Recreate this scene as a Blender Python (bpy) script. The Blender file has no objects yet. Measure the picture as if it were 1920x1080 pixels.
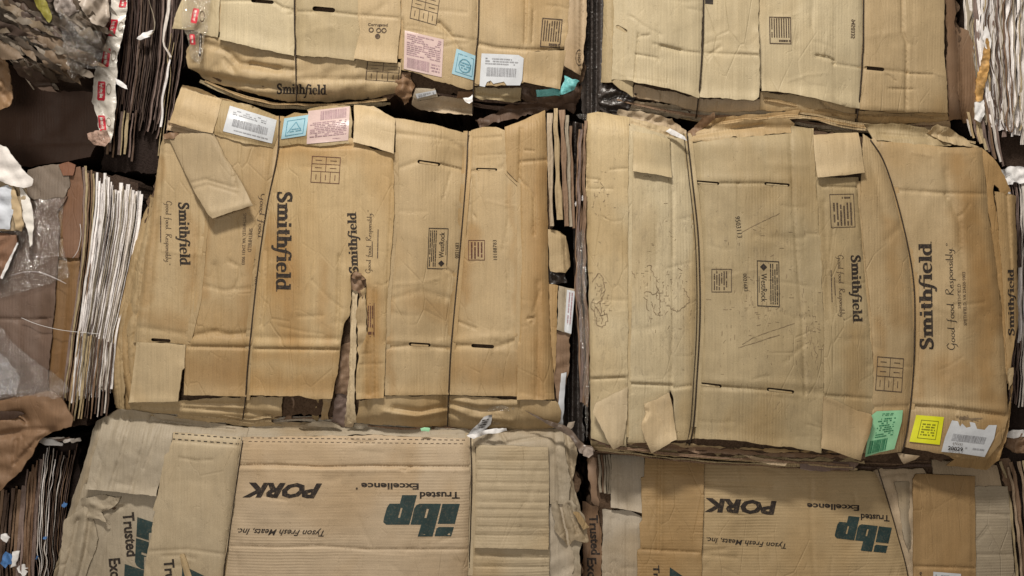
import bpy, bmesh, math, random
import numpy as np
from mathutils import Vector
from mathutils.geometry import delaunay_2d_cdt

random.seed(7)
SC = bpy.context.scene
COL = SC.collection
# ------------------------------------------------------------------ camera, world, lamps, exposure
S = 700.0        # photograph pixels per metre on the wall of bales
D = 3.0          # metres from the lens to that wall
cam = bpy.data.cameras.new('camera'); co = bpy.data.objects.new('camera', cam); COL.objects.link(co)
co.location = (0, -D, 0); co.rotation_euler = (math.radians(90), 0, 0)
cam.sensor_width = 36; cam.lens = 36 * D / (1920 / S); cam.clip_end = 60; cam.clip_start = .05
SC.camera = co
W = bpy.data.worlds.new('World'); SC.world = W; W.use_nodes = True
W.node_tree.nodes['Background'].inputs[0].default_value = (1.0, .86, .70, 1)
W.node_tree.nodes['Background'].inputs[1].default_value = .22
def lamp(name, loc, target, size, power, col):
    l = bpy.data.lights.new(name, 'AREA'); l.shape = 'RECTANGLE'; l.size = size[0]; l.size_y = size[1]
    l.energy = power; l.color = col
    o = bpy.data.objects.new(name, l); COL.objects.link(o); o.location = loc
    o.rotation_euler = (Vector(target) - Vector(loc)).to_track_quat('-Z', 'Y').to_euler()
lamp('ceiling_lamp', (-.5, -2.3, 3.0), (0, 0, 0), (.9, .3), 158, (1.0, .935, .835))
lamp('fill_light', (-.9, -4.4, -.1), (0, 0, -.3), (1.5, .9), 48, (1.0, .935, .84))  # soft fill added from behind the camera to even out the brightness
SC.view_settings.view_transform = 'Standard'; SC.view_settings.look = 'None'
SC.view_settings.exposure = -.09; SC.view_settings.gamma = 1; SC.view_settings.use_curve_mapping = False

# ------------------------------------------------------------------ noise and 2-D helpers (photograph pixels)
def _hash(ix, iy, seed):
    n = (ix * 374761393 + iy * 668265263 + seed * 974711) & 0x7fffffff
    n = ((n ^ (n >> 13)) * 1274126177) & 0x7fffffff
    n = (n ^ (n >> 16)) & 0xffff
    return n / 32767.5 - 1.0
def vn(x, y, seed=0):
    x = np.asarray(x, float); y = np.asarray(y, float)
    ix = np.floor(x).astype(np.int64); iy = np.floor(y).astype(np.int64)
    fx = x - ix; fy = y - iy
    fx = fx * fx * fx * (fx * (fx * 6 - 15) + 10); fy = fy * fy * fy * (fy * (fy * 6 - 15) + 10)
    a = _hash(ix, iy, seed); b = _hash(ix + 1, iy, seed); c = _hash(ix, iy + 1, seed); d = _hash(ix + 1, iy + 1, seed)
    return (a * (1 - fx) + b * fx) * (1 - fy) + (c * (1 - fx) + d * fx) * fy
def fbm(x, y, seed=0, o=3):
    r = 0; a = 1
    for k in range(o): r = r + a * vn(x * 2 ** k, y * 2 ** k, seed + k * 17); a *= .5
    return r
def crumple(x, y, s, seed):
    """flat facets meeting in sharp folds: triangle waves in several directions, gently bent"""
    r = random.Random(seed); h = 0; wx = x + s * .45 * vn(x / s / 1.7, y / s / 1.7, seed + 5); wy = y + s * .45 * vn(x / s / 1.7, y / s / 1.7, seed + 9)
    for k in range(6):
        a = r.uniform(0, math.pi); sc = s * (1.9, 1.5, 1.1, .8, .6, .45)[k]; t = (wx * math.cos(a) + wy * math.sin(a)) / sc + r.random() * 2
        m = .55 + .45 * vn(x / sc / 1.4, y / sc / 1.4, seed + k * 7)
        h = h + (.62, .55, .42, .3, .2, .13)[k] * m * (1 - 2 * np.abs(t - np.floor(t) - .5) * 2)
    return h
def poly_d(x, y, pts):
    best = np.full(x.shape, 1e9); sgn = np.zeros(x.shape)
    for (ax, ay), (bx, by) in zip(pts[:-1], pts[1:]):
        dx, dy = bx - ax, by - ay; L = dx * dx + dy * dy + 1e-9
        t = np.clip(((x - ax) * dx + (y - ay) * dy) / L, 0, 1)
        d = np.hypot(x - ax - t * dx, y - ay - t * dy)
        s = (x - ax) * dy - (y - ay) * dx
        m = d < best; best = np.where(m, d, best); sgn = np.where(m, s, sgn)
    return best, np.where(sgn > 0, best, -best)
def inside(x, y, poly):
    r = np.zeros(np.shape(x), bool); n = len(poly)
    for i in range(n):
        x1, y1 = poly[i]; x2, y2 = poly[(i + 1) % n]
        if y1 == y2: continue
        r ^= ((y1 > y) != (y2 > y)) & (x < (x2 - x1) * (y - y1) / (y2 - y1) + x1)
    return r
def feat(x, y, fs):
    h = np.zeros(x.shape)
    for f in fs:
        k, pts = f[0], f[1]
        d, sd = poly_d(x, y, pts)
        if k == 'v': h -= f[2] * (1.35 if f[3] < 7 else 1) * np.exp(-(d / f[3]) ** 2)
        elif k == 'r': h += f[2] * np.exp(-(d / f[3]) ** 2)
        elif k == 'roll': h -= f[2] * np.clip(1 - d / f[3], 0, 1) ** 2
        elif k == 'lift': h += f[2] * np.clip(1 - d / f[3], 0, 1) ** 1.6
        elif k == 's': t = np.clip(sd / f[3] * .5 + .5, 0, 1); h += f[2] * t * t * (3 - 2 * t)
    return h
def P3(x, y, h):            # a photograph pixel at height h (mm) in front of the wall -> metres
    d = D - h / 1000.0
    return np.stack([(x - 960) / S * d / D, -h / 1000.0, (540 - y) / S * d / D], -1)

# ------------------------------------------------------------------ materials
def nodes(name):
    m = bpy.data.materials.new(name); m.use_nodes = True; t = m.node_tree
    return m, t, t.nodes['Principled BSDF']
def N(t, kind, **kw):
    n = t.nodes.new('ShaderNode' + kind)
    for k, v in kw.items():
        if k.startswith('i_'):
            key = k[2:]; n.inputs[int(key) if key.isdigit() else key].default_value = v
        else: setattr(n, k, v)
    return n
def mth(t, op, a, b=None, c=None, clamp=False):
    n = N(t, 'Math', operation=op); n.use_clamp = clamp
    for i, v in enumerate((a, b, c)):
        if v is None: continue
        if isinstance(v, (int, float)): n.inputs[i].default_value = v
        else: t.links.new(v, n.inputs[i])
    return n.outputs[0]
def mixc(t, fac, a, b, mode='MIX'):
    n = N(t, 'Mix', data_type='RGBA', blend_type=mode)
    for s, v in ((n.inputs[0], fac), (n.inputs[6], a), (n.inputs[7], b)):
        if isinstance(v, (int, float)): s.default_value = v
        elif isinstance(v, tuple): s.default_value = v
        else: t.links.new(v, s)
    return n.outputs[2]
def stretch(t, vec, sx, sy, sz):
    n = N(t, 'Mapping'); n.inputs['Scale'].default_value = (sx, sy, sz); t.links.new(vec, n.inputs[0]); return n.outputs[0]
def noise(t, vec, scale, detail=3, rough=.55, dist=0):
    n = N(t, 'TexNoise'); n.inputs['Scale'].default_value = scale; n.inputs['Detail'].default_value = detail
    n.inputs['Roughness'].default_value = rough; n.inputs['Distortion'].default_value = dist
    t.links.new(vec, n.inputs['Vector']); return n.outputs['Fac']
def rng(t, v, a, b, c, d):
    n = N(t, 'MapRange'); t.links.new(v, n.inputs[0])
    for i, q in enumerate((a, b, c, d)): n.inputs[i + 1].default_value = q
    return n.outputs[0]
def card(name, horiz=False, dirty=0.0, flute=1.0):
    m, t, p = nodes(name); oi = N(t, 'ObjectInfo'); tc = N(t, 'TexCoord')
    off = N(t, 'VectorMath', operation='SCALE'); off.inputs[0].default_value = (7, 3, 5); t.links.new(oi.outputs['Random'], off.inputs[3])
    ad = N(t, 'VectorMath', operation='ADD'); t.links.new(tc.outputs['Object'], ad.inputs[0]); t.links.new(off.outputs[0], ad.inputs[1])
    v = ad.outputs[0]
    sv = stretch(t, v, 2, 1, 60) if horiz else stretch(t, v, 60, 1, 2)
    sw = stretch(t, v, 6, 1, 130) if horiz else stretch(t, v, 130, 1, 6)
    streak = noise(t, sv, 1.0, 3, .6); fine = noise(t, sw, 1.6, 2, .6)
    big = noise(t, v, 2.6, 4, .6, .4); mid = noise(t, v, 14, 4, .6, .3); grain = noise(t, v, 420, 2, .7)
    damp = rng(t, noise(t, stretch(t, v, 1.6, 1, 1), 1.9, 3, .5, .6), .50, .66, 0, 1)
    st = N(t, 'Attribute'); st.attribute_name = 'stain'
    speck = rng(t, noise(t, v, 95, 3, .65), .66, .80, 0, 1)
    scr = N(t, 'TexVoronoi', feature='DISTANCE_TO_EDGE'); scr.inputs['Scale'].default_value = 9
    t.links.new(stretch(t, v, 1.9, 1, .8), scr.inputs['Vector'])
    c = oi.outputs['Color']
    c = mixc(t, rng(t, big, .3, .72, 0, .65), c, mixc(t, 1.0, c, (.80, .74, .64, 1), 'MULTIPLY'))
    c = mixc(t, mth(t, 'MULTIPLY', damp, .6), c, mixc(t, 1.0, c, (.84, .72, .54, 1), 'MULTIPLY'))
    c = mixc(t, mth(t, 'MULTIPLY', st.outputs['Fac'], rng(t, mid, .3, .6, .75, 1)), c, mixc(t, 1.0, c, (.74, .58, .38, 1), 'MULTIPLY'))
    val = mth(t, 'ADD', rng(t, streak, .3, .7, .975, 1.015), rng(t, fine, .3, .7, -.06, .06))
    val = mth(t, 'ADD', val, rng(t, grain, .3, .7, -.10, .10)); val = mth(t, 'ADD', val, rng(t, mid, .3, .7, -.07, .05))
    g = N(t, 'CombineColor'); [t.links.new(val, g.inputs[i]) for i in range(3)]
    c = mixc(t, 1.0, c, g.outputs[0], 'MULTIPLY')
    c = mixc(t, mth(t, 'MULTIPLY', speck, .30 + dirty * .5), c, (.10, .07, .045, 1))
    if dirty:
        smut = rng(t, noise(t, stretch(t, v, 2.5, 1, 1), 22, 6, .8, 1.0), .52, .78, 0, .7)
        smut = mth(t, 'MULTIPLY', smut, rng(t, noise(t, v, 3.3, 2, .5), .42, .62, 0, 1)); c = mixc(t, mth(t, 'MULTIPLY', smut, dirty), c, (.13, .10, .075, 1))
    t.links.new(c, p.inputs['Base Color'])
    p.inputs['Roughness'].default_value = .58; p.inputs['Specular IOR Level'].default_value = .38
    wv = N(t, 'TexWave', wave_type='BANDS', bands_direction='Z' if horiz else 'X', wave_profile='SIN')
    wv.inputs['Scale'].default_value = 40; wv.inputs['Distortion'].default_value = 1.2; wv.inputs['Detail'].default_value = 2; wv.inputs['Detail Scale'].default_value = .4
    t.links.new(v, wv.inputs['Vector'])
    fm = mth(t, 'MULTIPLY', wv.outputs['Fac'], rng(t, noise(t, v, 6, 3), .42, .66, .03, .5 * flute))
    hh = mth(t, 'MULTIPLY', fm, .0009)
    hh = mth(t, 'ADD', hh, mth(t, 'MULTIPLY', noise(t, v, 5, 3, .45, .5), .010))
    hh = mth(t, 'ADD', hh, mth(t, 'MULTIPLY', streak, .0013)); hh = mth(t, 'ADD', hh, mth(t, 'MULTIPLY', grain, .00045))
    dent = rng(t, noise(t, stretch(t, v, 1, 1, .6), 34, 4, .7, 1.4), .60, .72, 0, 1)
    hh = mth(t, 'SUBTRACT', hh, mth(t, 'MULTIPLY', dent, .0008))
    hh = mth(t, 'SUBTRACT', hh, mth(t, 'MULTIPLY', mth(t, 'MULTIPLY', rng(t, scr.outputs['Distance'], 0, .035, 1, 0), rng(t, big, .48, .62, 0, 1)), .0013))
    b = N(t, 'Bump'); b.inputs['Strength'].default_value = .75; b.inputs['Distance'].default_value = 1
    t.links.new(hh, b.inputs['Height']); t.links.new(b.outputs[0], p.inputs['Normal'])
    return m
def edge_mat(name, pale):
    m, t, p = nodes(name); oi = N(t, 'ObjectInfo'); tc = N(t, 'TexCoord'); v = tc.outputs['Object']
    n1 = noise(t, v, 160, 4, .75); n2 = noise(t, stretch(t, v, 40, 40, 3), 2.2, 5, .7)
    c = mixc(t, 1.0, oi.outputs['Color'], (pale, pale, pale, 1), 'MULTIPLY')
    c = mixc(t, rng(t, n1, .42, .68, 0, .75), c, mixc(t, 1.0, c, (.42, .36, .30, 1), 'MULTIPLY'))
    c = mixc(t, rng(t, n2, .50, .70, 0, .45), c, mixc(t, 1.0, c, (.5, .45, .42, 1), 'MULTIPLY'))
    t.links.new(c, p.inputs['Base Color']); p.inputs['Roughness'].default_value = .8; p.inputs['Specular IOR Level'].default_value = .2
    b = N(t, 'Bump'); b.inputs['Strength'].default_value = .9; b.inputs['Distance'].default_value = 1
    t.links.new(mth(t, 'MULTIPLY', n1, .0045), b.inputs['Height']); t.links.new(b.outputs[0], p.inputs['Normal'])
    return m
def strip_mat(name):
    m, t, p = nodes(name); oi = N(t, 'ObjectInfo'); tc = N(t, 'TexCoord'); v = tc.outputs['Object']
    n1 = noise(t, stretch(t, v, 260, 30, 14), 1.0, 4, .7); n2 = noise(t, v, 70, 4, .7)
    c = oi.outputs['Color']
    c = mixc(t, rng(t, n1, .50, .66, 0, .55), c, mixc(t, 1.0, c, (.40, .34, .30, 1), 'MULTIPLY'))
    c = mixc(t, rng(t, n2, .56, .72, 0, .5), c, mixc(t, 1.0, c, (.5, .42, .34, 1), 'MULTIPLY'))
    t.links.new(c, p.inputs['Base Color']); p.inputs['Roughness'].default_value = .6; p.inputs['Specular IOR Level'].default_value = .35
    b = N(t, 'Bump'); b.inputs['Strength'].default_value = .8; b.inputs['Distance'].default_value = 1
    t.links.new(mth(t, 'MULTIPLY', n1, .003), b.inputs['Height']); t.links.new(b.outputs[0], p.inputs['Normal'])
    return m
def plain(name, col, rough=.6, var=.12, bump=.0012, scale=60, spec=.3, metal=0, worn=0.0, under=(.40, .29, .17)):
    m, t, p = nodes(name); tc = N(t, 'TexCoord'); v = tc.outputs['Object']
    n1 = noise(t, v, scale, 4, .65); c = mixc(t, rng(t, n1, .3, .7, 0, 1), tuple(q * (1 - var) for q in col) + (1,), tuple(min(1, q * (1 + var)) for q in col) + (1,))
    if worn: c = mixc(t, rng(t, noise(t, v, 170, 4, .8), .52, .74, 0, worn), c, under + (1,))
    t.links.new(c, p.inputs['Base Color']); p.inputs['Roughness'].default_value = rough; p.inputs['Specular IOR Level'].default_value = spec; p.inputs['Metallic'].default_value = metal
    b = N(t, 'Bump'); b.inputs['Strength'].default_value = .7; b.inputs['Distance'].default_value = 1
    t.links.new(mth(t, 'MULTIPLY', n1, bump), b.inputs['Height']); t.links.new(b.outputs[0], p.inputs['Normal'])
    return m
def film_mat(name, col, alpha, rough=.10, ridge=.36, scale=30):
    """clear plastic: see-through, with glossy facets and crease glints painted in as white lines"""
    m, t, p = nodes(name); tc = N(t, 'TexCoord'); v = tc.outputs['Object']
    n1 = noise(t, stretch(t, v, 1, 1, .6), scale, 5, .6, 2.2); n2 = noise(t, v, scale * .7, 3, .6, 1.5)
    rd = mth(t, 'SUBTRACT', 1.0, mth(t, 'MULTIPLY', mth(t, 'ABSOLUTE', mth(t, 'SUBTRACT', n1, .5)), 34), clamp=True)
    rd = mth(t, 'MULTIPLY', rd, rng(t, n2, .45, .62, 0, 1))  # broken ridge lines, glints painted as white diffuse colour
    b = N(t, 'Bump'); b.inputs['Strength'].default_value = 1; b.inputs['Distance'].default_value = 1
    t.links.new(mth(t, 'MULTIPLY', n1, .03), b.inputs['Height'])
    gl = N(t, 'BsdfGlossy'); gl.inputs['Roughness'].default_value = rough; gl.inputs['Color'].default_value = (1, 1, 1, 1); t.links.new(b.outputs[0], gl.inputs['Normal'])
    df = N(t, 'BsdfDiffuse'); df.inputs['Color'].default_value = col + (1,); tr = N(t, 'BsdfTransparent')
    m1 = N(t, 'MixShader'); t.links.new(mth(t, 'ADD', mth(t, 'MULTIPLY', rd, ridge), alpha, clamp=True), m1.inputs[0]); t.links.new(tr.outputs[0], m1.inputs[1]); t.links.new(df.outputs[0], m1.inputs[2])
    m2 = N(t, 'MixShader'); m2.inputs[0].default_value = .20; t.links.new(m1.outputs[0], m2.inputs[1]); t.links.new(gl.outputs[0], m2.inputs[2])
    t.links.new(m2.outputs[0], t.nodes['Material Output'].inputs['Surface'])
    return m
M = dict(
    v=card('corrugated_card'), h=card('corrugated_card_across', True, 0, 1.3), d=card('scuffed_card', False, .85), p=card('smooth_card', False, 0, .15),
    edge=edge_mat('card_cut_edge', .95), core=edge_mat('compressed_layers', .55), strip=strip_mat('sheet_edges'),
    ink=plain('dark_ink', (.030, .024, .022), .7, .3, .0003, 90, .2, 0, .35), fine=plain('faded_ink', (.085, .060, .045), .7, .3, .0003, 90, .2, 0, .55),
    red=plain('brown_red_ink', (.11, .045, .035), .7, .3, .0003, 90, .2, 0, .5), green=plain('green_ink', (.022, .045, .046), .6, .25, .0004, 40, .3, 0, .25),
    wire=plain('baling_wire', (.055, .040, .030), .42, .5, .0003, 200, .5, .55), scratch=plain('scratch', (.22, .16, .10), .8, .3, .0003),
    white=plain('white_label', (.60, .63, .68), .28, .07, .0012, 35, .45), pink=plain('pink_label', (.60, .46, .44), .3, .07, .0012, 35, .4),
    blue=plain('blue_label', (.36, .56, .66), .28, .07, .0012, 35, .45), mint=plain('green_label', (.32, .66, .40), .45, .07, .0012, 35, .45),
    yellow=plain('yellow_label', (.72, .74, .02), .45, .05, .001, 35, .4), grey=plain('label_ink', (.33, .34, .37), .6, .3, .0002, 90),
    dgreen=plain('green_label_ink', (.03, .20, .10), .6, .3, .0002), olive=plain('yellow_label_ink', (.20, .20, .01), .6, .3, .0002),
    dblue=plain('blue_label_ink', (.12, .30, .40), .6, .3, .0002), dpink=plain('pink_label_ink', (.36, .24, .27), .6, .3, .0002),
    paper=plain('white_paper', (.78, .77, .78), .6, .08, .002, 40), tape=plain('printed_tape', (.70, .66, .60), .28, .12, .006, 30, .7),
    tred=plain('tape_red', (.50, .03, .05), .4, .3, .001, 60), crease=plain('grey_paper', (.30, .25, .20), .7, .3, .004, 40),
    film=film_mat('clear_film', (.75, .74, .76), .05), filmd=film_mat('thin_film', (.50, .48, .50), .015, .13, .2, 14), ctape=film_mat('clear_tape', (.72, .62, .48), .14, .1, .4, 30),
    black=plain('black_film', (.045, .036, .032), .35, .3, .008, 22, .6), teal=plain('teal_film', (.16, .50, .52), .4, .2, .006, 50, .5),
    floor=plain('concrete', (.16, .14, .12), .8, .2, .003, 12), back=plain('dark_back_wall', (.035, .026, .022), .9, .3, .01, 6))

# ------------------------------------------------------------------ objects
class Thing:
    def __init__(s, name, label, cat, x, y, depth=0, group=None, kind=None):
        s.o = bpy.data.objects.new(name, None); COL.objects.link(s.o); s.o.empty_display_size = .1
        s.loc = P3(np.array(float(x)), np.array(float(y)), np.array(float(depth))); s.o.location = tuple(s.loc)
        s.o['label'] = label; s.o['category'] = cat
        if group: s.o['group'] = group
        s.base0 = depth; s.fs = []; s.sheets = []; s.amp = 5; s.seed = random.randint(0, 9999); s.box = (x - 400, y - 650, x + 400, y)
    def base(s, x, y):
        x0, y0, x1, y1 = s.box
        u = np.clip((x - x0) / (x1 - x0), 0, 1); v = np.clip((y - y0) / (y1 - y0), 0, 1)
        b = 26 * (1 - (2 * u - 1) ** 4) + 14 * (1 - (2 * v - 1) ** 4)
        return s.base0 + b + feat(x, y, s.fs) + s.amp * fbm(x / 130., y / 170., s.seed, 2)
def meshobj(name, V, F, mats, mi, parent, loc, color=None, smooth=True, kind=None):
    me = bpy.data.meshes.new(name); me.from_pydata([tuple(q) for q in (np.asarray(V) - loc)], [], F)
    for m in mats: me.materials.append(m)
    me.polygons.foreach_set('material_index', np.array(mi, dtype=np.int32))
    sm = np.ones(len(F), bool) if smooth is True else (np.zeros(len(F), bool) if smooth is False else np.array(smooth))
    me.polygons.foreach_set('use_smooth', sm); me.update()
    o = bpy.data.objects.new(name, me); COL.objects.link(o)
    if parent is not None: o.parent = parent
    else: o.location = tuple(loc)
    if color is not None: o.color = tuple(color) + (1,)
    return o
def resample(poly, step, closed=True):
    out = []; n = len(poly)
    for i in range(n if closed else n - 1):
        a = np.array(poly[i], float); b = np.array(poly[(i + 1) % n], float); L = np.hypot(*(b - a)); k = max(1, int(L / step))
        for j in range(k): out.append(a + (b - a) * j / k)
    if not closed: out.append(np.array(poly[-1], float))
    return np.array(out)
def grid_mesh(poly, step, fs=(), holes=(), torn=.8, seed=0):
    bp = resample(poly, min(step, 5))
    if torn:
        c = np.roll(bp, -1, 0) - np.roll(bp, 1, 0); nn = np.stack([c[:, 1], -c[:, 0]], 1); nn /= np.linalg.norm(nn, axis=1)[:, None] + 1e-9
        a = torn * (fbm(bp[:, 0] / 28., bp[:, 1] / 28., seed, 2) * 1.1 + vn(bp[:, 0] / 6., bp[:, 1] / 6., seed + 3) * .7)
        bp = bp + nn * a[:, None]
    loops = [bp] + [resample(h, 4) for h in holes]
    x0, y0 = bp.min(0); x1, y1 = bp.max(0)
    gx, gy = np.meshgrid(np.arange(x0, x1, step), np.arange(y0, y1, step * .87)); gx = gx + (np.arange(gx.shape[0]) % 2)[:, None] * step * .5
    q = [np.stack([gx.ravel(), gy.ravel()], 1)]
    for f in fs:
        if f[0] in 'vrs' and f[3] < step * 1.8:
            r = resample(f[1], 5, False); 
            if len(r) < 2: continue
            c = np.gradient(r, axis=0); nn = np.stack([c[:, 1], -c[:, 0]], 1); nn /= np.linalg.norm(nn, axis=1)[:, None] + 1e-9
            for k in (-1.8, -.9, 0, .9, 1.8): q.append(r + nn * k * f[3])
    q = np.concatenate(q); lp = [list(map(tuple, l)) for l in loops]
    ok = inside(q[:, 0], q[:, 1], lp[0])
    for h in lp[1:]: ok &= ~inside(q[:, 0], q[:, 1], h)
    for l in lp:
        d, _ = poly_d(q[:, 0], q[:, 1], l + [l[0]]); ok &= d > 1.4
    q = q[ok]
    verts = []; edges = []
    for l in lp:
        k = len(verts); verts += [Vector(p) for p in l]; edges += [(k + i, k + (i + 1) % len(l)) for i in range(len(l))]
    verts += [Vector((float(a), float(b))) for a, b in q]
    r = delaunay_2d_cdt(verts, edges, [], 0, 1e-4)
    pv = np.array([tuple(v) for v in r[0]]); T = np.array([f for f in r[2] if len(f) == 3])
    cc = pv[T].mean(1); ok = inside(cc[:, 0], cc[:, 1], lp[0])
    for h in lp[1:]: ok &= ~inside(cc[:, 0], cc[:, 1], h)
    T = T[ok]
    a, b, c = pv[T[:, 0]], pv[T[:, 1]], pv[T[:, 2]]
    area = (b[:, 0] - a[:, 0]) * (c[:, 1] - a[:, 1]) - (b[:, 1] - a[:, 1]) * (c[:, 0] - a[:, 0])
    T[area > 0] = T[area > 0][:, ::-1]            # facing the camera
    return pv, T, lp
class Sheet: pass
def sheet(B, pts, lift=0, col='tan', mat='v', fs=(), torn=.8, holes=(), wr=1.2, cr=0, cs=40, thick=5, step=6, name='cardboard_sheet', label=None, soft=1.5, tilt=None, back=False, own=None, extra=None, stain=(), auto=True):
    """one sheet: outline in photograph pixels, its own relief in mm above the bale"""
    s = Sheet(); s.B = B; s.poly = pts; s.fs = list(fs); seed = random.randint(0, 99999)
    c0 = COLS[col] if isinstance(col, str) else col
    j = 1 + random.uniform(-.05, .05); c0 = tuple(q * j for q in c0)
    ring = list(pts) + [pts[0]]
    def H(x, y):
        x = np.asarray(x, float); y = np.asarray(y, float)
        h = (B.base(x, y) if own is None else own + 0 * x) + lift + feat(x, y, s.fs) + wr * fbm(x / 45., y / 60., seed, 3)
        if cr: h = h + cr * crumple(x, y, cs, seed)
        if tilt: h = h + (x - tilt[0]) * tilt[2] + (y - tilt[1]) * tilt[3]
        if soft:
            d, _ = poly_d(x, y, ring); h = h - soft * np.clip(1 - d / 5., 0, 1) ** 2
        return h
    s.h = H
    if auto and mat in ('v', 'd', 'h') and thick < 50:
        xs = [p[0] for p in pts]; ys = [max(-20, min(1100, p[1])) for p in pts]; w_, h_ = max(xs) - min(xs), max(ys) - min(ys)
        rr = random.Random(seed)
        for k in range(int(w_ * h_ / 5200)):
            x, y = rr.uniform(min(xs), max(xs)), rr.uniform(min(ys), max(ys)); a = rr.choice((0, 0, math.pi / 2, rr.uniform(0, 3.1))) + rr.uniform(-.25, .25); L = rr.uniform(10, 46)
            q = [(x, y), (x + math.cos(a) * L, y + math.sin(a) * L + rr.uniform(-4, 4)), (x + math.cos(a) * L * 1.9, y + math.sin(a) * L * 1.7)]
            s.fs.append((rr.choice('vvr'), q, rr.uniform(.4, 1.5), rr.choice((2.6, 3.5, 6))))
    pv, T, lp = grid_mesh(pts, step, s.fs, holes, torn, seed)
    s.loops = lp
    h = H(pv[:, 0], pv[:, 1]); V = P3(pv[:, 0], pv[:, 1], h)
    used = np.unique(T); mp = -np.ones(len(V), int); mp[used] = np.arange(len(used)); V = V[used]; T = mp[T]
    e = {}
    for t in T.tolist():
        for k in range(3):
            a, b = t[k], t[(k + 1) % 3]; e[(a, b)] = 1
    bd = [(a, b) for (a, b) in e if (b, a) not in e]
    F = T.tolist(); mi = [0] * len(F); sm = [True] * len(F)
    bvs = sorted({v for ab in bd for v in ab}); n = len(V)
    fr = {v: n + i for i, v in enumerate(bvs)}; bk = {v: n + len(bvs) + i for i, v in enumerate(bvs)}
    Vb = V[bvs].copy(); Vk = Vb.copy(); Vk[:, 1] += thick / 1000.
    if thick < 50: Vk[:, 0] += np.random.RandomState(seed).uniform(-.0004, .0004, len(Vk))
    allV = [V, Vb, Vk]
    for a, b in bd: F.append([fr[b], fr[a], bk[a], bk[b]]); mi.append(1); sm.append(False)
    if back:
        m = n + 2 * len(bvs); V2 = V.copy(); V2[:, 1] += thick / 1000.; allV.append(V2)
        for t in T.tolist(): F.append([m + t[2], m + t[1], m + t[0]]); mi.append(0); sm.append(True)
    m0 = M[mat] if isinstance(mat, str) else mat
    s.o = meshobj(name, np.concatenate(allV), F, [m0, M['core'] if thick > 50 else (M['edge'] if mat in ('v', 'h', 'd', 'p') else m0)], mi, B.o, B.loc, c0, sm)
    if label: s.o['label'] = label
    if stain:
        at = s.o.data.attributes.new('stain', 'FLOAT', 'POINT'); px_, py_ = pv[used][:, 0], pv[used][:, 1]
        q = np.zeros(len(px_))
        for p_, w_, k_ in stain:
            d, _ = poly_d(px_ + 9 * fbm(px_ / 30., py_ / 40., seed, 2), py_ + 9 * fbm(px_ / 30., py_ / 40., seed + 2, 2), p_); q = np.maximum(q, k_ * np.clip(1.25 - d / w_, 0, 1))
        full = np.concatenate([q, q[bvs], q[bvs]] + ([q] if back else [])); at.data.foreach_set('value', full.astype(np.float32))
    B.sheets.append(s)
    for q in (extra or []): q(s)
    return s
def top_h(B, x, y):
    x = np.asarray(x, float); y = np.asarray(y, float); h = np.full(x.shape, -1e3)
    for s in B.sheets:
        m = inside(x, y, s.poly); h = np.where(m, np.maximum(h, s.h(x, y)), h)
    return np.where(h < -900, B.base(x, y), h)
def smooth_line(pts, step=8):
    p = [np.array(q, float) for q in pts]; p = [2 * p[0] - p[1]] + p + [2 * p[-1] - p[-2]]; out = []
    for i in range(1, len(p) - 2):
        k = max(2, int(np.hypot(*(p[i + 1] - p[i])) / step))
        for j in range(k):
            t = j / k; out.append(.5 * ((2 * p[i]) + (-p[i - 1] + p[i + 1]) * t + (2 * p[i - 1] - 5 * p[i] + 4 * p[i + 1] - p[i + 2]) * t * t + (-p[i - 1] + 3 * p[i] - 3 * p[i + 1] + p[i + 2]) * t ** 3))
    out.append(p[-2]); return np.array(out)
def tube(name, C, r, mat, parent, loc, k=7):
    C = np.asarray(C); n = len(C); tg = np.gradient(C, axis=0); V = []; F = []
    for i in range(n):
        t = Vector(tg[i]).normalized(); a = t.cross(Vector((0, 1, 0))).normalized(); b = t.cross(a)
        rr = r[i] if hasattr(r, '__len__') else r
        for q in range(k):
            w = 2 * math.pi * q / k; V.append(C[i] + np.array(a * math.cos(w) * rr + b * math.sin(w) * rr))
    for i in range(n - 1):
        for q in range(k): F.append([i * k + q, i * k + (q + 1) % k, (i + 1) * k + (q + 1) % k, (i + 1) * k + q])
    F.append(list(range(k))[::-1]); F.append([(n - 1) * k + q for q in range(k)])
    return meshobj(name, V, F, [mat], [0] * len(F), parent, loc)
def seam(B, pts, w=9, lift=-5, col='tan'):
    """board of the next layer, seen in a narrow seam between two sheets"""
    l = resample(pts, 30, False); t = np.gradient(l, axis=0); nn = np.stack([-t[:, 1], t[:, 0]], 1); nn /= np.linalg.norm(nn, axis=1)[:, None] + 1e-9
    sheet(B, [tuple(q) for q in np.concatenate([l + nn * w, (l - nn * w)[::-1]])], lift, col, 'v', torn=.5, wr=.6, auto=False, soft=0, step=7)
def wire(B, pts, r=2.1, off=0, backing=None):
    if backing: seam(B, pts[:-1], 9, -5, backing)
    l = smooth_line(pts); hs = []
    for k in (-3, 0, 3): hs.append(top_h(B, l[:, 0] + k + off, l[:, 1]))
    h = np.max(hs, 0); hp = np.pad(h, 3, mode='edge'); h = np.array([hp[i:i + 7].mean() * .5 + hp[i:i + 7].max() * .5 for i in range(len(h))]) + r * .6
    tube('baling_wire', P3(l[:, 0] + off, l[:, 1], h), r / 1000., M['wire'], B.o, B.loc)
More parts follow.
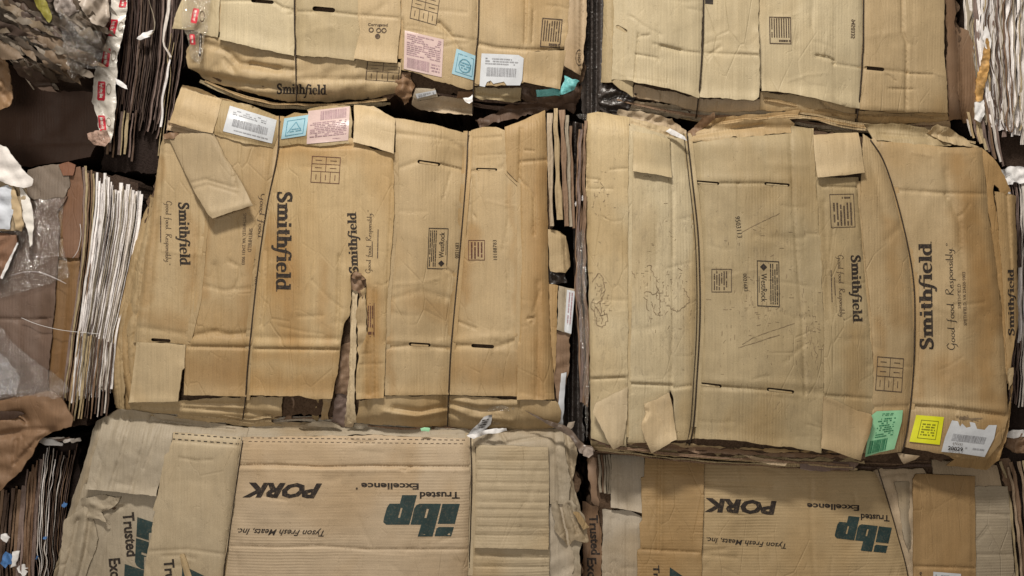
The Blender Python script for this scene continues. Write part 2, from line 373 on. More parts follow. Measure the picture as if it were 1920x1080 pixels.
# ---- decals: flat 2-D triangles (u,v) laid on a sheet
def cut_and_lay(sh, name, polys, mat, lift=.9, grid=9, clip=True, parent=None, mats=None, mis=None):
    bm = bmesh.new()
    for i, p in enumerate(polys):
        vs = [bm.verts.new((q[0], q[1], 0)) for q in p]
        try: f = bm.faces.new(vs); f.material_index = mis[i] if mis else 0
        except ValueError: pass
    if not bm.faces: bm.free(); return None
    xs = [v.co.x for v in bm.verts]; ys = [v.co.y for v in bm.verts]
    for a0, a1, nrm in ((min(xs), max(xs), (1, 0, 0)), (min(ys), max(ys), (0, 1, 0))):
        g = math.ceil(a0 / grid) * grid + .013
        while g < a1:
            bmesh.ops.bisect_plane(bm, geom=bm.verts[:] + bm.edges[:] + bm.faces[:], plane_co=(g * nrm[0], g * nrm[1], 0), plane_no=nrm, dist=1e-5); g += grid
    bm.verts.ensure_lookup_table(); bm.verts.index_update()
    v = np.array([(q.co.x, q.co.y) for q in bm.verts]); F = []; mi = []
    ins = np.ones(len(v), bool)
    if clip:
        ins = inside(v[:, 0], v[:, 1], sh.loops[0])
        for hl in sh.loops[1:]: ins &= ~inside(v[:, 0], v[:, 1], hl)
    for f in bm.faces:
        ids = [q.index for q in f.verts]
        if not all(ins[ids]): continue
        a, b, c = v[ids[0]], v[ids[1]], v[ids[2]]
        cr = sum(v[ids[i]][0] * v[ids[(i + 1) % len(ids)]][1] - v[ids[(i + 1) % len(ids)]][0] * v[ids[i]][1] for i in range(len(ids)))
        F.append(ids[::-1] if cr > 0 else ids); mi.append(f.material_index)
    bm.free()
    if not F: return None
    V = P3(v[:, 0], v[:, 1], sh.h(v[:, 0], v[:, 1]) + lift)
    used = sorted({i for f in F for i in f}); mp = {u: i for i, u in enumerate(used)}
    return meshobj(name, V[used], [[mp[i] for i in f] for f in F], mats or [M[mat]], mi, parent or sh.o, sh.B.loc)
_tc = {}
def textpolys(txt, shear=0, bold=0, space=1.0):
    k = (txt, shear, bold, space)
    if k in _tc: return _tc[k]
    cu = bpy.data.curves.new('t', 'FONT'); cu.body = txt; cu.shear = shear; cu.offset = bold; cu.resolution_u = 2; cu.space_character = space
    o = bpy.data.objects.new('t', cu); COL.objects.link(o); bpy.context.view_layer.update()
    me = bpy.data.meshes.new_from_object(o.evaluated_get(bpy.context.evaluated_depsgraph_get()))
    v = np.array([tuple(q.co)[:2] for q in me.vertices]) if len(me.vertices) else np.zeros((1, 2)); r = [[tuple(v[i]) for i in p.vertices] for p in me.polygons]
    bpy.data.objects.remove(o); bpy.data.curves.remove(cu); bpy.data.meshes.remove(me)
    _tc[k] = norm(r); return _tc[k]
def norm(polys):
    a = np.array([q for p in polys for q in p]); lo = a.min(0); sz = a.max(0) - lo
    return [[((q[0] - lo[0]) / sz[0], (q[1] - lo[1]) / sz[1]) for q in p] for p in polys]
def place(polys, P0, A, U): return [[(P0[0] + q[0] * A[0] + q[1] * U[0], P0[1] + q[0] * A[1] + q[1] * U[1]) for q in p] for p in polys]
def letter(sh, txt, P0, A, U, mat='ink', shear=0, bold=.02, space=1.0, lift=.9, name='printed_lettering'):
    return cut_and_lay(sh, name, place(textpolys(txt, shear, bold, space), P0, A, U), mat, lift)
def stroke(pts, w, step=.08, smooth=True):
    p = smooth_line(pts, step) if smooth and len(pts) > 2 else np.array(pts, float)
    tg = np.gradient(p, axis=0); nn = np.stack([-tg[:, 1], tg[:, 0]], 1); nn /= np.linalg.norm(nn, axis=1)[:, None] + 1e-9
    if hasattr(w, '__len__'): w = np.interp(np.linspace(0, 1, len(p)), np.linspace(0, 1, len(w)), w)[:, None]
    a = p + nn * w / 2; b = p - nn * w / 2
    return [[tuple(a[i]), tuple(b[i]), tuple(b[i + 1]), tuple(a[i + 1])] for i in range(len(p) - 1)]
def rect(x0, y0, x1, y1): return [[(x0, y0), (x1, y0), (x1, y1), (x0, y1)]]
def slab_word():
    """bold slab-serif lettering, built letter by letter"""
    R = []; x = 0
    def put(ps, dx): R.extend([[(q[0] + dx, q[1]) for q in p] for p in ps])
    w = .35; sf = .17
    def stem(a, y0, y1): return rect(a, y0, a + w, y1)
    def foot(a): return rect(a - .10, 0, a + w + .10, sf)
    def head(a, y): return rect(a - .14, y - sf, a + w * .6, y)
    Sx = stroke([(.80, 1.12), (.62, 1.38), (.36, 1.40), (.14, 1.22), (.22, .92), (.55, .72), (.78, .48), (.70, .18), (.42, .03), (.10, .12), (.05, .30)], [.14, .26, .28, .30, .34, .36, .36, .32, .26, .24, .14]) + rect(.70, 1.0, .86, 1.5) + rect(0, -.02, .15, .45)
    put(Sx, x); x += 1.03
    m = stem(.1, 0, 1) + foot(.1) + head(.1, 1) + stem(.66, 0, .8) + foot(.66) + stem(1.22, 0, .8) + foot(1.22)
    m += stroke([(.25, .70), (.48, .90), (.72, .90), (.81, .70)], [.16, .28, .3, .3]) + stroke([(.82, .70), (1.05, .90), (1.28, .90), (1.37, .70)], [.16, .28, .3, .3])
    put(m, x); x += 1.70
    i = stem(.1, 0, 1) + foot(.1) + head(.1, 1) + stroke([(.09, 1.33), (.40, 1.33)], .27, smooth=False); put(i, x); x += .58
    t = stem(.14, .18, 1.30) + rect(0, .86, .58, 1.0) + stroke([(.29, .3), (.36, .10), (.50, .07), (.60, .12)], [.3, .24, .16, .12]); put(t, x); x += .66
    hh = stem(.1, 0, 1.5) + foot(.1) + head(.1, 1.5) + stem(.70, 0, .8) + foot(.70) + stroke([(.25, .70), (.50, .90), (.76, .90), (.85, .70)], [.16, .28, .3, .3]); put(hh, x); x += 1.10
    f = stroke([(-.22, -.40), (-.02, -.46), (.14, -.20), (.26, .40), (.36, 1.05), (.55, 1.42), (.86, 1.42)], [.22, .22, .24, .28, .28, .22, .20]) + rect(.02, .86, .72, 1.0); put(f, x); x += .74
    put(i, x); x += .58
    e = stroke([(.16, .54), (.80, .54)], .11, smooth=False) + stroke([(.78, .50), (.74, .82), (.48, .94), (.20, .80), (.14, .46), (.26, .14), (.52, .06), (.80, .18)], [.22, .22, .18, .28, .30, .28, .18, .10]); put(e, x); x += .93
    l = stem(.1, 0, 1.5) + foot(.1) + head(.1, 1.5); put(l, x); x += .56
    d = stem(.60, 0, 1.5) + rect(.60, 0, 1.0, sf) + head(.60, 1.5) + stroke([(.68, .84), (.44, .93), (.20, .76), (.14, .46), (.24, .16), (.46, .06), (.68, .18)], [.16, .2, .28, .3, .28, .2, .16]); put(d, x); x += 1.02
    put(rect(.04, 0, .14, .12), x)
    return R
SLAB = norm(slab_word())
def script_line():
    G = {'G': ([(.62, .95), (.40, 1.3), (.08, .95), (.02, .4), (.28, .08), (.56, .35), (.6, .58), (.50, -.2), (.25, -.45)], .72), 'o': ([(.3, .5), (.1, .42), (.08, .15), (.26, .02), (.42, .2), (.36, .45), (.48, .48)], .5),
         'd': ([(.38, .42), (.12, .42), (.06, .12), (.25, .02), (.4, .3), (.48, 1.15), (.42, .4), (.48, .04)], .56), 'f': ([(-.02, -.35), (.12, -.3), (.2, .4), (.28, 1.1), (.45, 1.15)], .42), '.': ([(.05, .0), (.09, .05)], .35),
         'R': ([(.1, 0), (.16, .6), (.2, 1.15), (.5, 1.25), (.62, .95), (.22, .6), (.4, .3), (.66, -.02)], .72), 'e': ([(.06, .25), (.36, .34), (.26, .52), (.06, .3), (.14, .02), (.42, .12)], .44), 's': ([(.32, .5), (.1, .42), (.26, .22), (.26, .04), (.04, .04)], .38),
         'p': ([(.06, -.42), (.12, .2), (.14, .5), (.36, .48), (.38, .15), (.14, .06)], .46), 'n': ([(.06, 0), (.1, .5), (.14, .3), (.3, .5), (.38, .3), (.4, 0)], .48), 'i': ([(.08, .5), (.08, .1), (.16, .0)], .24), 'b': ([(.08, 1.1), (.06, .05), (.3, .02), (.38, .3), (.1, .42)], .46),
         'l': ([(.1, 1.15), (.06, .1), (.16, .0)], .24), 'y': ([(.04, .5), (.12, .15), (.3, .2), (.38, .5), (.32, -.2), (.12, -.42), (.0, -.3)], .46), ' ': (None, .45)}
    R = []; x = 0
    for c in 'Good food. Responsibly.':
        p, a = G[c]
        if p: R += stroke([(q[0] + x, q[1]) for q in p], .085, .16)
        if c == 'i': R += rect(x + .06, .68, x + .15, .77)
        if c == 'f': R += rect(x, .5, x + .38, .57)
        x += a
    R += [[(x + .1 + .13 * math.cos(t), .85 + .13 * math.sin(t)), (x + .1 + .08 * math.cos(t), .85 + .08 * math.sin(t)), (x + .1 + .08 * math.cos(t + .7), .85 + .08 * math.sin(t + .7)), (x + .1 + .13 * math.cos(t + .7), .85 + .13 * math.sin(t + .7))] for t in np.arange(0, 6.28, .7)]
    return R
SCRIPT = norm(script_line())
def slab(sh, P0, A, U): return cut_and_lay(sh, 'printed_lettering', place(SLAB, P0, A, U), 'ink', .9)
def script(sh, P0, A, U, mat='fine'): return cut_and_lay(sh, 'printed_lettering', place(SCRIPT, P0, A, U), mat, .9)
def logo_polys():
    c = lambda x, y, ox=400: (862 - (ox + x / 3.375), (760 + y / 3.375) - 928)
    A = [[c(1195, 568), c(1288, 568), c(1274, 622), c(1180, 622)], [c(1115, 622), c(1274, 622), c(1268, 648), c(1192, 648), c(1098, 648)], [c(1098, 648), c(1186, 648), c(1168, 712), c(1080, 712)], [c(1198, 648), c(1268, 648), c(1251, 712), c(1181, 712)], [c(1080, 712), c(1251, 712), c(1240, 755), c(1094, 755), c(1075, 738)],
         [c(1305, 622), c(1440, 622), c(1433, 655), c(1270, 655), c(1285, 632)], [c(1270, 655), c(1350, 655), c(1335, 712), c(1258, 712)], [c(1364, 655), c(1433, 655), c(1418, 712), c(1349, 712)], [c(1258, 712), c(1418, 712), c(1407, 755), c(1247, 755)], [c(1315, 755), c(1407, 755), c(1387, 830), c(1293, 830)],
         [c(100, 623, 800), c(210, 623, 800), c(178, 750, 800), c(70, 750, 800)], [c(76, 770, 800), c(172, 770, 800), c(155, 828, 800), c(50, 828, 800), c(62, 780, 800)]]
    return [[(q[0] / 144., q[1] / 77.) for q in p] for p in A]
LOGO = logo_polys()
def logo(sh, P0, A, U): return cut_and_lay(sh, 'printed_emblem', place(LOGO, P0, A, U), 'green', .9)
def line_rects(n, seed, dense=.8):
    r = random.Random(seed); R = []
    for i in range(n):
        x = 0.0; y0 = i / n; 
        while x < 1:
            w = r.uniform(.04, .16)
            if r.random() < dense: R += rect(x, y0 + .28 / n, min(1, x + w * .85), y0 + .78 / n)
            x += w
    return R
def bars(n, seed):
    r = random.Random(seed); R = []; x = 0
    while x < 1:
        w = r.choice((.6, 1, 1.6)) / n; R += rect(x, 0, min(1, x + w * .62), 1); x += w
    return R
def frame(t=.04, asp=1.0):
    return rect(0, 0, 1, t) + rect(0, 1 - t, 1, 1) + rect(0, t, t * asp, 1 - t) + rect(1 - t * asp, t, 1, 1 - t)
def sub(polys, x0, y0, x1, y1): return [[(x0 + q[0] * (x1 - x0), y0 + q[1] * (y1 - y0)) for q in p] for p in polys]
def boxprint(sh, P0, A, U, content, mat='fine', t=.04, asp=1.0): return cut_and_lay(sh, 'printed_panel', place(frame(t, asp) + content, P0, A, U), mat, .9)
def pallet(sh, P0, A, U, mat='red'):
    R = rect(0, 0, 1, .025) + rect(0, .975, 1, 1) + rect(0, 0, .025, 1) + rect(.975, 0, 1, 1) + rect(0, .42, 1, .44) + rect(0, .70, 1, .72) + rect(.32, 0, .34, .42) + rect(.65, 0, .67, .42) + rect(.49, .42, .51, 1)
    R += rect(.15, .12, .175, .32) + rect(.48, .12, .505, .32) + rect(.81, .12, .835, .32) + rect(.13, .56, .36, .58) + rect(.64, .56, .87, .58) + rect(.13, .84, .36, .86) + rect(.64, .84, .87, .86)
    return cut_and_lay(sh, 'printed_panel', place(R, P0, A, U), mat, .9)
def sticker(sh, quad, mat, ink, content, lift=1.4, name='paper_label', poly=None):
    """a label: outline quad (or poly), marks given in its unit square"""
    a, b, c, d = [np.array(q, float) for q in quad]
    def bil(u, v): return tuple(a * (1 - u) * (1 - v) + b * u * (1 - v) + c * u * v + d * (1 - u) * v)
    base = [poly or [tuple(a), tuple(b), tuple(c), tuple(d)]]
    bo = cut_and_lay(sh, name, base, mat, lift, 7, False)
    if content:
        ik = cut_and_lay(sh, 'label_print', [[bil(*q) for q in p] for p in content], ink, lift + .8, 7, False)
    return bo
def slot(x0, y0, x1, y1, w=8):
    """hand hole outline"""
    dx, dy = x1 - x0, y1 - y0; L = math.hypot(dx, dy); ux, uy = dx / L, dy / L; px_, py_ = -uy, ux; r = w / 2; R = []
    for cx, cy, a0 in ((x1, y1, -90), (x0, y0, 90)):
        for k in range(5):
            a = math.radians(a0 + 45 * k); R.append((cx + (ux * math.cos(a) + px_ * math.sin(a)) * r, cy + (uy * math.cos(a) + py_ * math.sin(a)) * r))
    return R
def plug(B, x0, y0, x1, y1, w=8, col='tan', lift=-1, dx=0, dy=1.3):
    sheet(B, [(p[0] + dx, p[1] + dy) for p in slot(x0 + 2, y0, x1 - 2, y1, max(2.5, w - 3.6))], lift, col, 'p', torn=0, wr=0, soft=0, step=5, name='hand_hole_flap')
def strip_edge(B, pts, w, h, col, seed=0, thick=180, name='sheet_edge', mat='strip', rag=3.0, jag=1.0, own=True):
    """a sheet seen edge-on: runs along pts, w pixels thick, goes back into the bale"""
    l = smooth_line(pts, 6); n = len(l); s = np.arange(n) * 6.0
    tg = np.gradient(l, axis=0); nn = np.stack([-tg[:, 1], tg[:, 0]], 1); nn /= np.linalg.norm(nn, axis=1)[:, None] + 1e-9
    l = l + nn * (jag * vn(s / 34., s * 0, seed // 100) + .35 * jag * vn(s / 20., s * 0, seed))[:, None]
    ww = w * (1 + .35 * vn(s / 40., s * 0 + 3, seed)); hh = h + rag * fbm(s / 45., s * 0 + 7, seed, 2)
    base = B.base(l[:, 0], l[:, 1]) + hh
    prof = [(-.5, -thick), (-.5, -1.0), (-.34, 0), (0, -.9), (.34, -.2), (.5, -1.1), (.5, -thick)]
    V = []; k = len(prof)
    for i in range(n):
        for j, (a, dz) in enumerate(prof):
            z = dz + (.5 * float(vn(s[i] / 4., j * 3.3, seed + 1)) if dz > -3 else 0)
            q = l[i] + nn[i] * a * ww[i]; V.append(P3(q[0], q[1], base[i] + z))
    F = []
    for i in range(n - 1):
        for j in range(k - 1): F.append([i * k + j, i * k + j + 1, (i + 1) * k + j + 1, (i + 1) * k + j])
    F.append([j for j in range(k)]); F.append([(n - 1) * k + j for j in range(k)][::-1])
    c0 = COLS[col] if isinstance(col, str) else col; j = 1 + random.uniform(-.12, .12)
    return meshobj(name, V, F, [M[mat]], [0] * len(F), B.o, B.loc, tuple(q * j for q in c0), False)
def layers(B, pts, n, dy, h0=-6, dh=-9, cols=('tan', 'warm', 'olive', 'brown', 'pink'), w=4.5, seed=0, thick=70):
    """compressed sheet edges showing in a seam, stepped back from the face"""
    r = random.Random(seed)
    for i in range(n):
        a, b = r.uniform(0, 26), r.uniform(0, 26)
        p = [(x + (a if k == 0 else (-b if k == len(pts) - 1 else 0)), y + dy * i + r.uniform(-2.2, 2.2)) for k, (x, y) in enumerate(pts)]
        strip_edge(B, p, w * r.uniform(.7, 1.4), h0 + dh * i + r.uniform(-3, 3), r.choice(cols), seed * 100 + i, thick, rag=3, jag=1.6)
def stack(B, L, R, n, cols, h0=0, hv=14, wf=.85, seed=0, thick=180, endv=10, rag=3.0, t0=0, t1=1, mat='strip', jag=1.5):
    r = random.Random(seed); L = resample(L, 40, False); m = 24
    def at(p, t):
        d = np.concatenate([[0], np.cumsum(np.hypot(*np.diff(p, axis=0).T))]); return np.stack([np.interp(t * d[-1], d, p[:, i]) for i in range(2)], -1)
    R = resample(R, 40, False); us = np.sort([r.random() * .5 / n + i / n for i in range(n)])
    for i, u in enumerate(us):
        a = t0 + r.uniform(0, endv / 400.); b = t1 - r.uniform(0, endv / 400.); ts = np.linspace(a, b, m)
        pl = at(L, ts) * (1 - u) + at(R, ts) * u
        wd = np.hypot(*(at(L, np.array([.5])) - at(R, np.array([.5])))[0]) / n
        strip_edge(B, pl[::3], wd * wf * r.uniform(.6, 1.25), h0 + r.uniform(-hv, hv), r.choice(cols), seed * 100 + i, thick, rag=rag, mat=mat, jag=jag)
COLS = dict(tan=(.46, .350, .205), light=(.525, .415, .26), yel=(.54, .458, .305), btan=(.485, .40, .275), warm=(.425, .295, .150), orange=(.37, .245, .12), pale=(.60, .49, .33), pink=(.49, .39, .275),
            grey=(.40, .345, .265), lgrey=(.45, .395, .32), brown=(.24, .155, .10), dark=(.12, .078, .058), dk=(.065, .043, .036), white=(.88, .85, .85), off=(.66, .61, .57), mauve=(.22, .16, .14),
            olive=(.42, .338, .205))
# ------------------------------------------------------------------ the setting
def box_obj(name, x0, x1, y0, y1, z0, z1, mat):
    V = [(x, y, z) for x in (x0, x1) for y in (y0, y1) for z in (z0, z1)]
    F = [[0, 1, 3, 2], [4, 6, 7, 5], [0, 4, 5, 1], [2, 3, 7, 6], [0, 2, 6, 4], [1, 5, 7, 3]]
    o = meshobj(name, V, F, [mat], [0] * 6, None, np.zeros(3), None, False); o['kind'] = 'structure'; return o
ZF = -1.36
box_obj('floor', -5, 5, -6, 1.2, ZF - .1, ZF, M['floor'])
box_obj('back_wall', -5, 5, 1.25, 1.4, ZF, 3.5, M['back'])
GB = 'bales of flattened cardboard boxes stacked in columns'
YB = 1480
# ================================================================== top centre bale
B = TC = Thing('cardboard_bale', 'tan bale above the centre one, pink, blue and white labels along its lower edge', 'bale', 720, 205, -10, GB)
B.box = (340, -450, 1100, 215)
WT1 = [(553, -440), (552, 0), (554, 90), (556, 192)]; WT2 = [(898, -440), (898, 0), (893, 100), (888, 160), (886, 214)]
B.fs = [('v', WT1, 5, 9), ('v', WT1, 7, 45), ('v', WT2, 6, 9), ('v', WT2, 9, 50), ('roll', [(345, 205), (1100, 205)], 30, 45)]
sheet(B, [(352, -450), (1095, -450), (1090, 150), (1040, 182), (800, 182), (560, 178), (420, 160), (360, 110)], -30, 'brown', 'core', torn=6, wr=6, step=14, thick=620, name='compressed_core')
sheet(B, [(372, 60), (480, 84), (560, 100), (668, 105), (752, 118), (748, 150), (752, 172), (700, 183), (610, 190), (545, 191), (470, 176), (400, 156), (352, 128), (350, 96), (362, 70)], -6, 'tan', 'v', cr=7, cs=52, wr=2, torn=2, step=5,
      fs=[('roll', [(350, 140), (480, 182), (600, 196), (760, 182)], 26, 40), ('v', [(380, 80), (425, 95), (450, 120), (520, 130)], 7, 6), ('v', [(470, 120), (550, 132)], 5, 5), ('r', [(360, 128), (470, 142), (560, 148)], 6, 9), ('v', [(360, 140), (480, 160), (560, 168)], 8, 6), ('v', [(420, 110), (440, 135)], 5, 5), ('v', [(556, 148), (748, 150)], 5, 6)],
      extra=[lambda s: cut_and_lay(s, 'printed_lettering', place(SLAB, (519, 183), (94, 2), (0, -27)), 'ink', 1.2), lambda s: pallet(s, (685, 150), (62, 4), (4, -40), 'fine')])
sheet(B, [(338, -450), (414, -450), (411, 40), (407, 69), (386, 66), (360, 56), (322, 54), (333, 20), (340, 0)], -2, 'yel', 'v', torn=1.2, fs=[('lift', [(405, -450), (409, 69)], 5, 14)])
sheet(B, [(415, -450), (552, -450), (553, 60), (551, 105), (480, 90), (411, 74), (413, 30)], 2, 'yel', 'v', torn=1, holes=[slot(474, 1, 510, 4, 7)], fs=[('v', [(514, 5), (530, 14), (553, 20)], 3, 2.5), ('v', [(413, 2), (474, 2)], 2.5, 2.5), ('lift', [(411, 74), (551, 105)], 8, 30), ('s', [(502, -450), (505, 100)], 1.5, 6)])
sheet(B, [(554, -450), (674, -450), (673, 28), (676, 60), (664, 114), (625, 110), (600, 107), (555, 103)], 1, 'olive', 'v', torn=1.4, holes=[slot(590, 16, 624, 19, 9)], fs=[('v', [(555, 22), (590, 22)], 2.5, 2.5), ('v', [(624, 23), (674, 29)], 2.5, 2.5), ('s', [(626, -450), (620, 110)], -2.5, 4), ('lift', [(555, 103), (664, 113)], 6, 26)])
s = sheet(B, [(672, -450), (754, -450), (751, 40), (744, 118), (700, 115), (663, 110), (674, 60), (671, 28)], 4, 'tan', 'v', torn=.8, fs=[('v', [(672, 28), (751, 34)], 2, 2.5), ('lift', [(663, 110), (744, 118)], 12, 30), ('s', [(715, -450), (712, 116)], -1, 4)])
ringp = lambda cx, cy, r, r2=.6: [[(cx + r * math.cos(a), cy + r * math.sin(a)), (cx + r * r2 * math.cos(a), cy + r * r2 * math.sin(a)), (cx + r * r2 * math.cos(a + .6), cy + r * r2 * math.sin(a + .6)), (cx + r * math.cos(a + .6), cy + r * math.sin(a + .6))] for a in np.arange(0, 6.2, .6)]
cut_and_lay(s, 'printed_panel', ringp(696, 56, 5) + ringp(710, 57, 5) + ringp(720, 57, 5) + ringp(708, 68, 5, 0.1), 'fine', .9)
letter(s, 'Corrugated', (690, 50), (37, 1), (0, -7), 'fine')
s = sheet(B, [(754, -450), (897, -450), (894, 0), (891, 100), (888, 168), (876, 167), (820, 152), (784, 139), (752, 131), (753, 60)], -1, 'tan', 'v', torn=1.6, fs=[('v', [(754, 38), (752, 130)], 4, 3), ('v', [(822, 42), (850, 72), (856, 86), (880, 110)], 3, 3), ('v', [(824, 44), (842, 62)], 4, 6), ('v', [(757, 55), (893, 76)], 1.5, 3)])
pallet(s, (768, 34), (50, 14), (7, -52), 'fine')
sticker(s, [(759, 57), (832, 74), (828, 145), (757, 129)], 'pink', 'dpink', sub(line_rects(11, 3), .06, .05, .94, .62) + sub(bars(26, 4), .08, .68, .66, .94) + sub(line_rects(3, 8), .70, .68, .94, .92))
sticker(s, [(856, 91), (893, 105), (889, 151), (847, 138)], 'blue', 'dblue', sub(frame(.03), .12, .14, .9, .88) + sub(ringp(.5, .55, .38, .86), .12, .14, .9, .88) + sub(line_rects(3, 9), .3, .4, .8, .7))
s = sheet(B, [(899, -450), (1076, -450), (1068, 20), (1066, 92), (1000, 97), (984, 120), (983, 156), (930, 162), (890, 156), (894, 100)], -1, 'tan', 'v', torn=1.4, fs=[('v', [(988, -450), (986, 0), (984, 80)], 4, 3), ('r', [(994, -450), (993, 0), (990, 80)], 2, 4), ('v', [(899, 83), (930, 90), (990, 94), (1066, 92)], 4, 3.5), ('v', [(1000, 20), (998, 80)], 2, 2), ('s', [(1044, -450), (1042, 90)], -2, 8)])
boxprint(s, (1017, 33), (38, 3), (-5, 55), sub([[(q[1], q[0]) for q in p] for p in line_rects(7, 6, .95)], .08, .08, .92, .78) + sub(line_rects(1, 1), .4, .8, .95, .97), 'fine', .035, 1.4)
sticker(s, [(903, 100), (981, 105), (976, 162), (899, 160)], 'white', 'grey', sub(line_rects(3, 13), .1, .1, .9, .34) + sub(bars(30, 7), .15, .42, .86, .70), lift=1.8, poly=[(903, 100), (972, 103), (982, 109), (979, 150), (975, 160), (950, 160), (945, 153), (925, 157), (920, 151), (913, 154), (909, 163), (899, 161)])
letter(s, '21', (905, 154), (14, 1), (0, -8), 'fine')
sheet(B, [(990, 97), (1062, 94), (1056, 130), (1050, 167), (1015, 160), (981, 153), (984, 120)], 5, 'tan', 'v', torn=.8, fs=[('lift', [(981, 155), (1050, 168)], 7, 20), ('v', [(1048, 94), (1045, 160)], -2, 6)])
s = sheet(B, [(1074, -450), (1102, -450), (1099, 0), (1097, 70), (1089, 142), (1078, 134), (1060, 126), (1054, 118), (1064, 60), (1070, 0)], 4, 'pink', 'v', torn=1.5, fs=[('v', [(1083, -450), (1080, 128)], 3, 3), ('roll', [(1103, -450), (1090, 142)], 20, 14)])
cut_and_lay(s, 'printed_emblem', place(ringp(.5, .5, .5, .86) + sub(line_rects(5, 4), .3, .2, .7, .8), (1079, 92), (14, 0), (0, 32)), 'fine', .9)
# pocket of torn pieces under it
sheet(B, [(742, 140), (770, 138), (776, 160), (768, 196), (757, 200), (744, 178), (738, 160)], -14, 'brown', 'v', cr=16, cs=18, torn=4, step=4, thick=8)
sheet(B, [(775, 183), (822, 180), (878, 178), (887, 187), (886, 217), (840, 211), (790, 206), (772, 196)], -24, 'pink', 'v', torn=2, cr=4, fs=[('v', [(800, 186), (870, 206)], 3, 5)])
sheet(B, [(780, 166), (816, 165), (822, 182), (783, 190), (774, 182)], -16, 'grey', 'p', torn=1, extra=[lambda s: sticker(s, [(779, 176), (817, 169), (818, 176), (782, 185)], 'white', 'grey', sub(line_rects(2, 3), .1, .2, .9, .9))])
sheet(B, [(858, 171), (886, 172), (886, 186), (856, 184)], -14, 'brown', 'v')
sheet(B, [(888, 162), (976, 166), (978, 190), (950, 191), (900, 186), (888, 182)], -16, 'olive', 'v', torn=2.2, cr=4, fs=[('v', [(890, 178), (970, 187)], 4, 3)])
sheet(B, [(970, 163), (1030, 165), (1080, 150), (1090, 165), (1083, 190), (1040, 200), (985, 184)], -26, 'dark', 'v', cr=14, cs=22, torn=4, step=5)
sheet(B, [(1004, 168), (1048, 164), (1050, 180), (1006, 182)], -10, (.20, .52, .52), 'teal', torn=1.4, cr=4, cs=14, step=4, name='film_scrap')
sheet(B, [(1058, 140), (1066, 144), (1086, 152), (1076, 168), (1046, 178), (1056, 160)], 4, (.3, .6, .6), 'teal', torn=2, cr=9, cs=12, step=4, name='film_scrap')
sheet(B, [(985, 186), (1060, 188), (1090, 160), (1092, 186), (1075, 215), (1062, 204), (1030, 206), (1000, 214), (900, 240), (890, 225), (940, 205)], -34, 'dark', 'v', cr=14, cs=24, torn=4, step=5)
layers(B, [(372, 150), (470, 186), (560, 196), (660, 194), (740, 188)], 3, 4, -22, -9, ('warm', 'brown', 'olive'), seed=11)
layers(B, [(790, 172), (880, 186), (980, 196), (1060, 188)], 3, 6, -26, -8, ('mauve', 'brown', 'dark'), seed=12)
seam(B, [(414, -440), (411, 60)], 7); seam(B, [(753, -440), (750, 110)], 6); seam(B, [(673, -440), (672, 100)], 5)
wire(B, WT1, 1.9, 0, 'tan'); wire(B, WT2, 2.0, 0, 'tan')
# ================================================================== top right bale
B = TR = Thing('cardboard_bale', 'plain yellowish bale at the upper right with one striped print panel between two wires', 'bale', 1462, 235, -10, GB)
B.box = (1120, -450, 1800, 235)
W1 = [(1320, -440), (1319, 0), (1316, 100), (1311, 170), (1305, 222)]; W2 = [(1620, -440), (1619, 30), (1617, 110), (1612, 180), (1604, 240)]
B.fs = [('v', W1, 5, 9), ('v', W1, 7, 50), ('v', W2, 5, 9), ('v', W2, 8, 50), ('roll', [(1120, 240), (1800, 240)], 45, 60)]
sheet(B, [(1135, -450), (1795, -450), (1795, 215), (1600, 222), (1300, 205), (1180, 180), (1140, 150)], -30, 'brown', 'core', torn=6, wr=6, step=14, thick=620, name='compressed_core')
sheet(B, [(1158, 184), (1300, 198), (1480, 200), (1480, 222), (1400, 220), (1320, 226), (1240, 218), (1155, 205)], -26, 'grey', 'v', torn=3, cr=6, cs=30, fs=[('v', [(1160, 196), (1310, 212)], 7, 4), ('r', [(1180, 202), (1300, 216)], 5, 5)])
sheet(B, [(1190, 158), (1320, 186), (1420, 186), (1490, 180), (1492, 207), (1410, 208), (1345, 209), (1300, 206), (1240, 190), (1183, 181)], -15, 'pink', 'v', torn=1.5, cr=3, fs=[('v', [(1241, 168), (1240, 190)], 3, 2), ('v', [(1347, 190), (1344, 208)], 3, 2), ('v', [(1459, 184), (1460, 207)], 3, 2)])
sheet(B, [(1425, 172), (1540, 184), (1604, 202), (1602, 236), (1588, 237), (1560, 230), (1493, 224), (1490, 208), (1424, 208)], -12, 'tan', 'v', torn=1.4, cr=3, fs=[('v', [(1541, 190), (1582, 234)], 6, 3)])
sheet(B, [(1608, 206), (1700, 212), (1776, 210), (1778, 224), (1690, 234), (1606, 232)], -12, 'tan', 'v', torn=1.4, cr=3, fs=[('v', [(1684, 212), (1685, 234)], 2, 2), ('v', [(1690, 218), (1770, 220)], 3, 2)])
sheet(B, [(1608, 226), (1700, 232), (1780, 222), (1782, 240), (1700, 246), (1606, 242)], -24, 'pink', 'v', torn=1.4, cr=5)
sheet(B, [(1137, -450), (1192, -450), (1189, 100), (1187, 182), (1160, 165), (1148, 154), (1126, 155), (1130, 60)], -6, 'olive', 'v', torn=1, fs=[('v', [(1152, -450), (1147, 60), (1146, 150)], 3, 4), ('s', [(1147, -450), (1146, 150)], 5, 6), ('roll', [(1130, -450), (1126, 155)], 14, 16)])
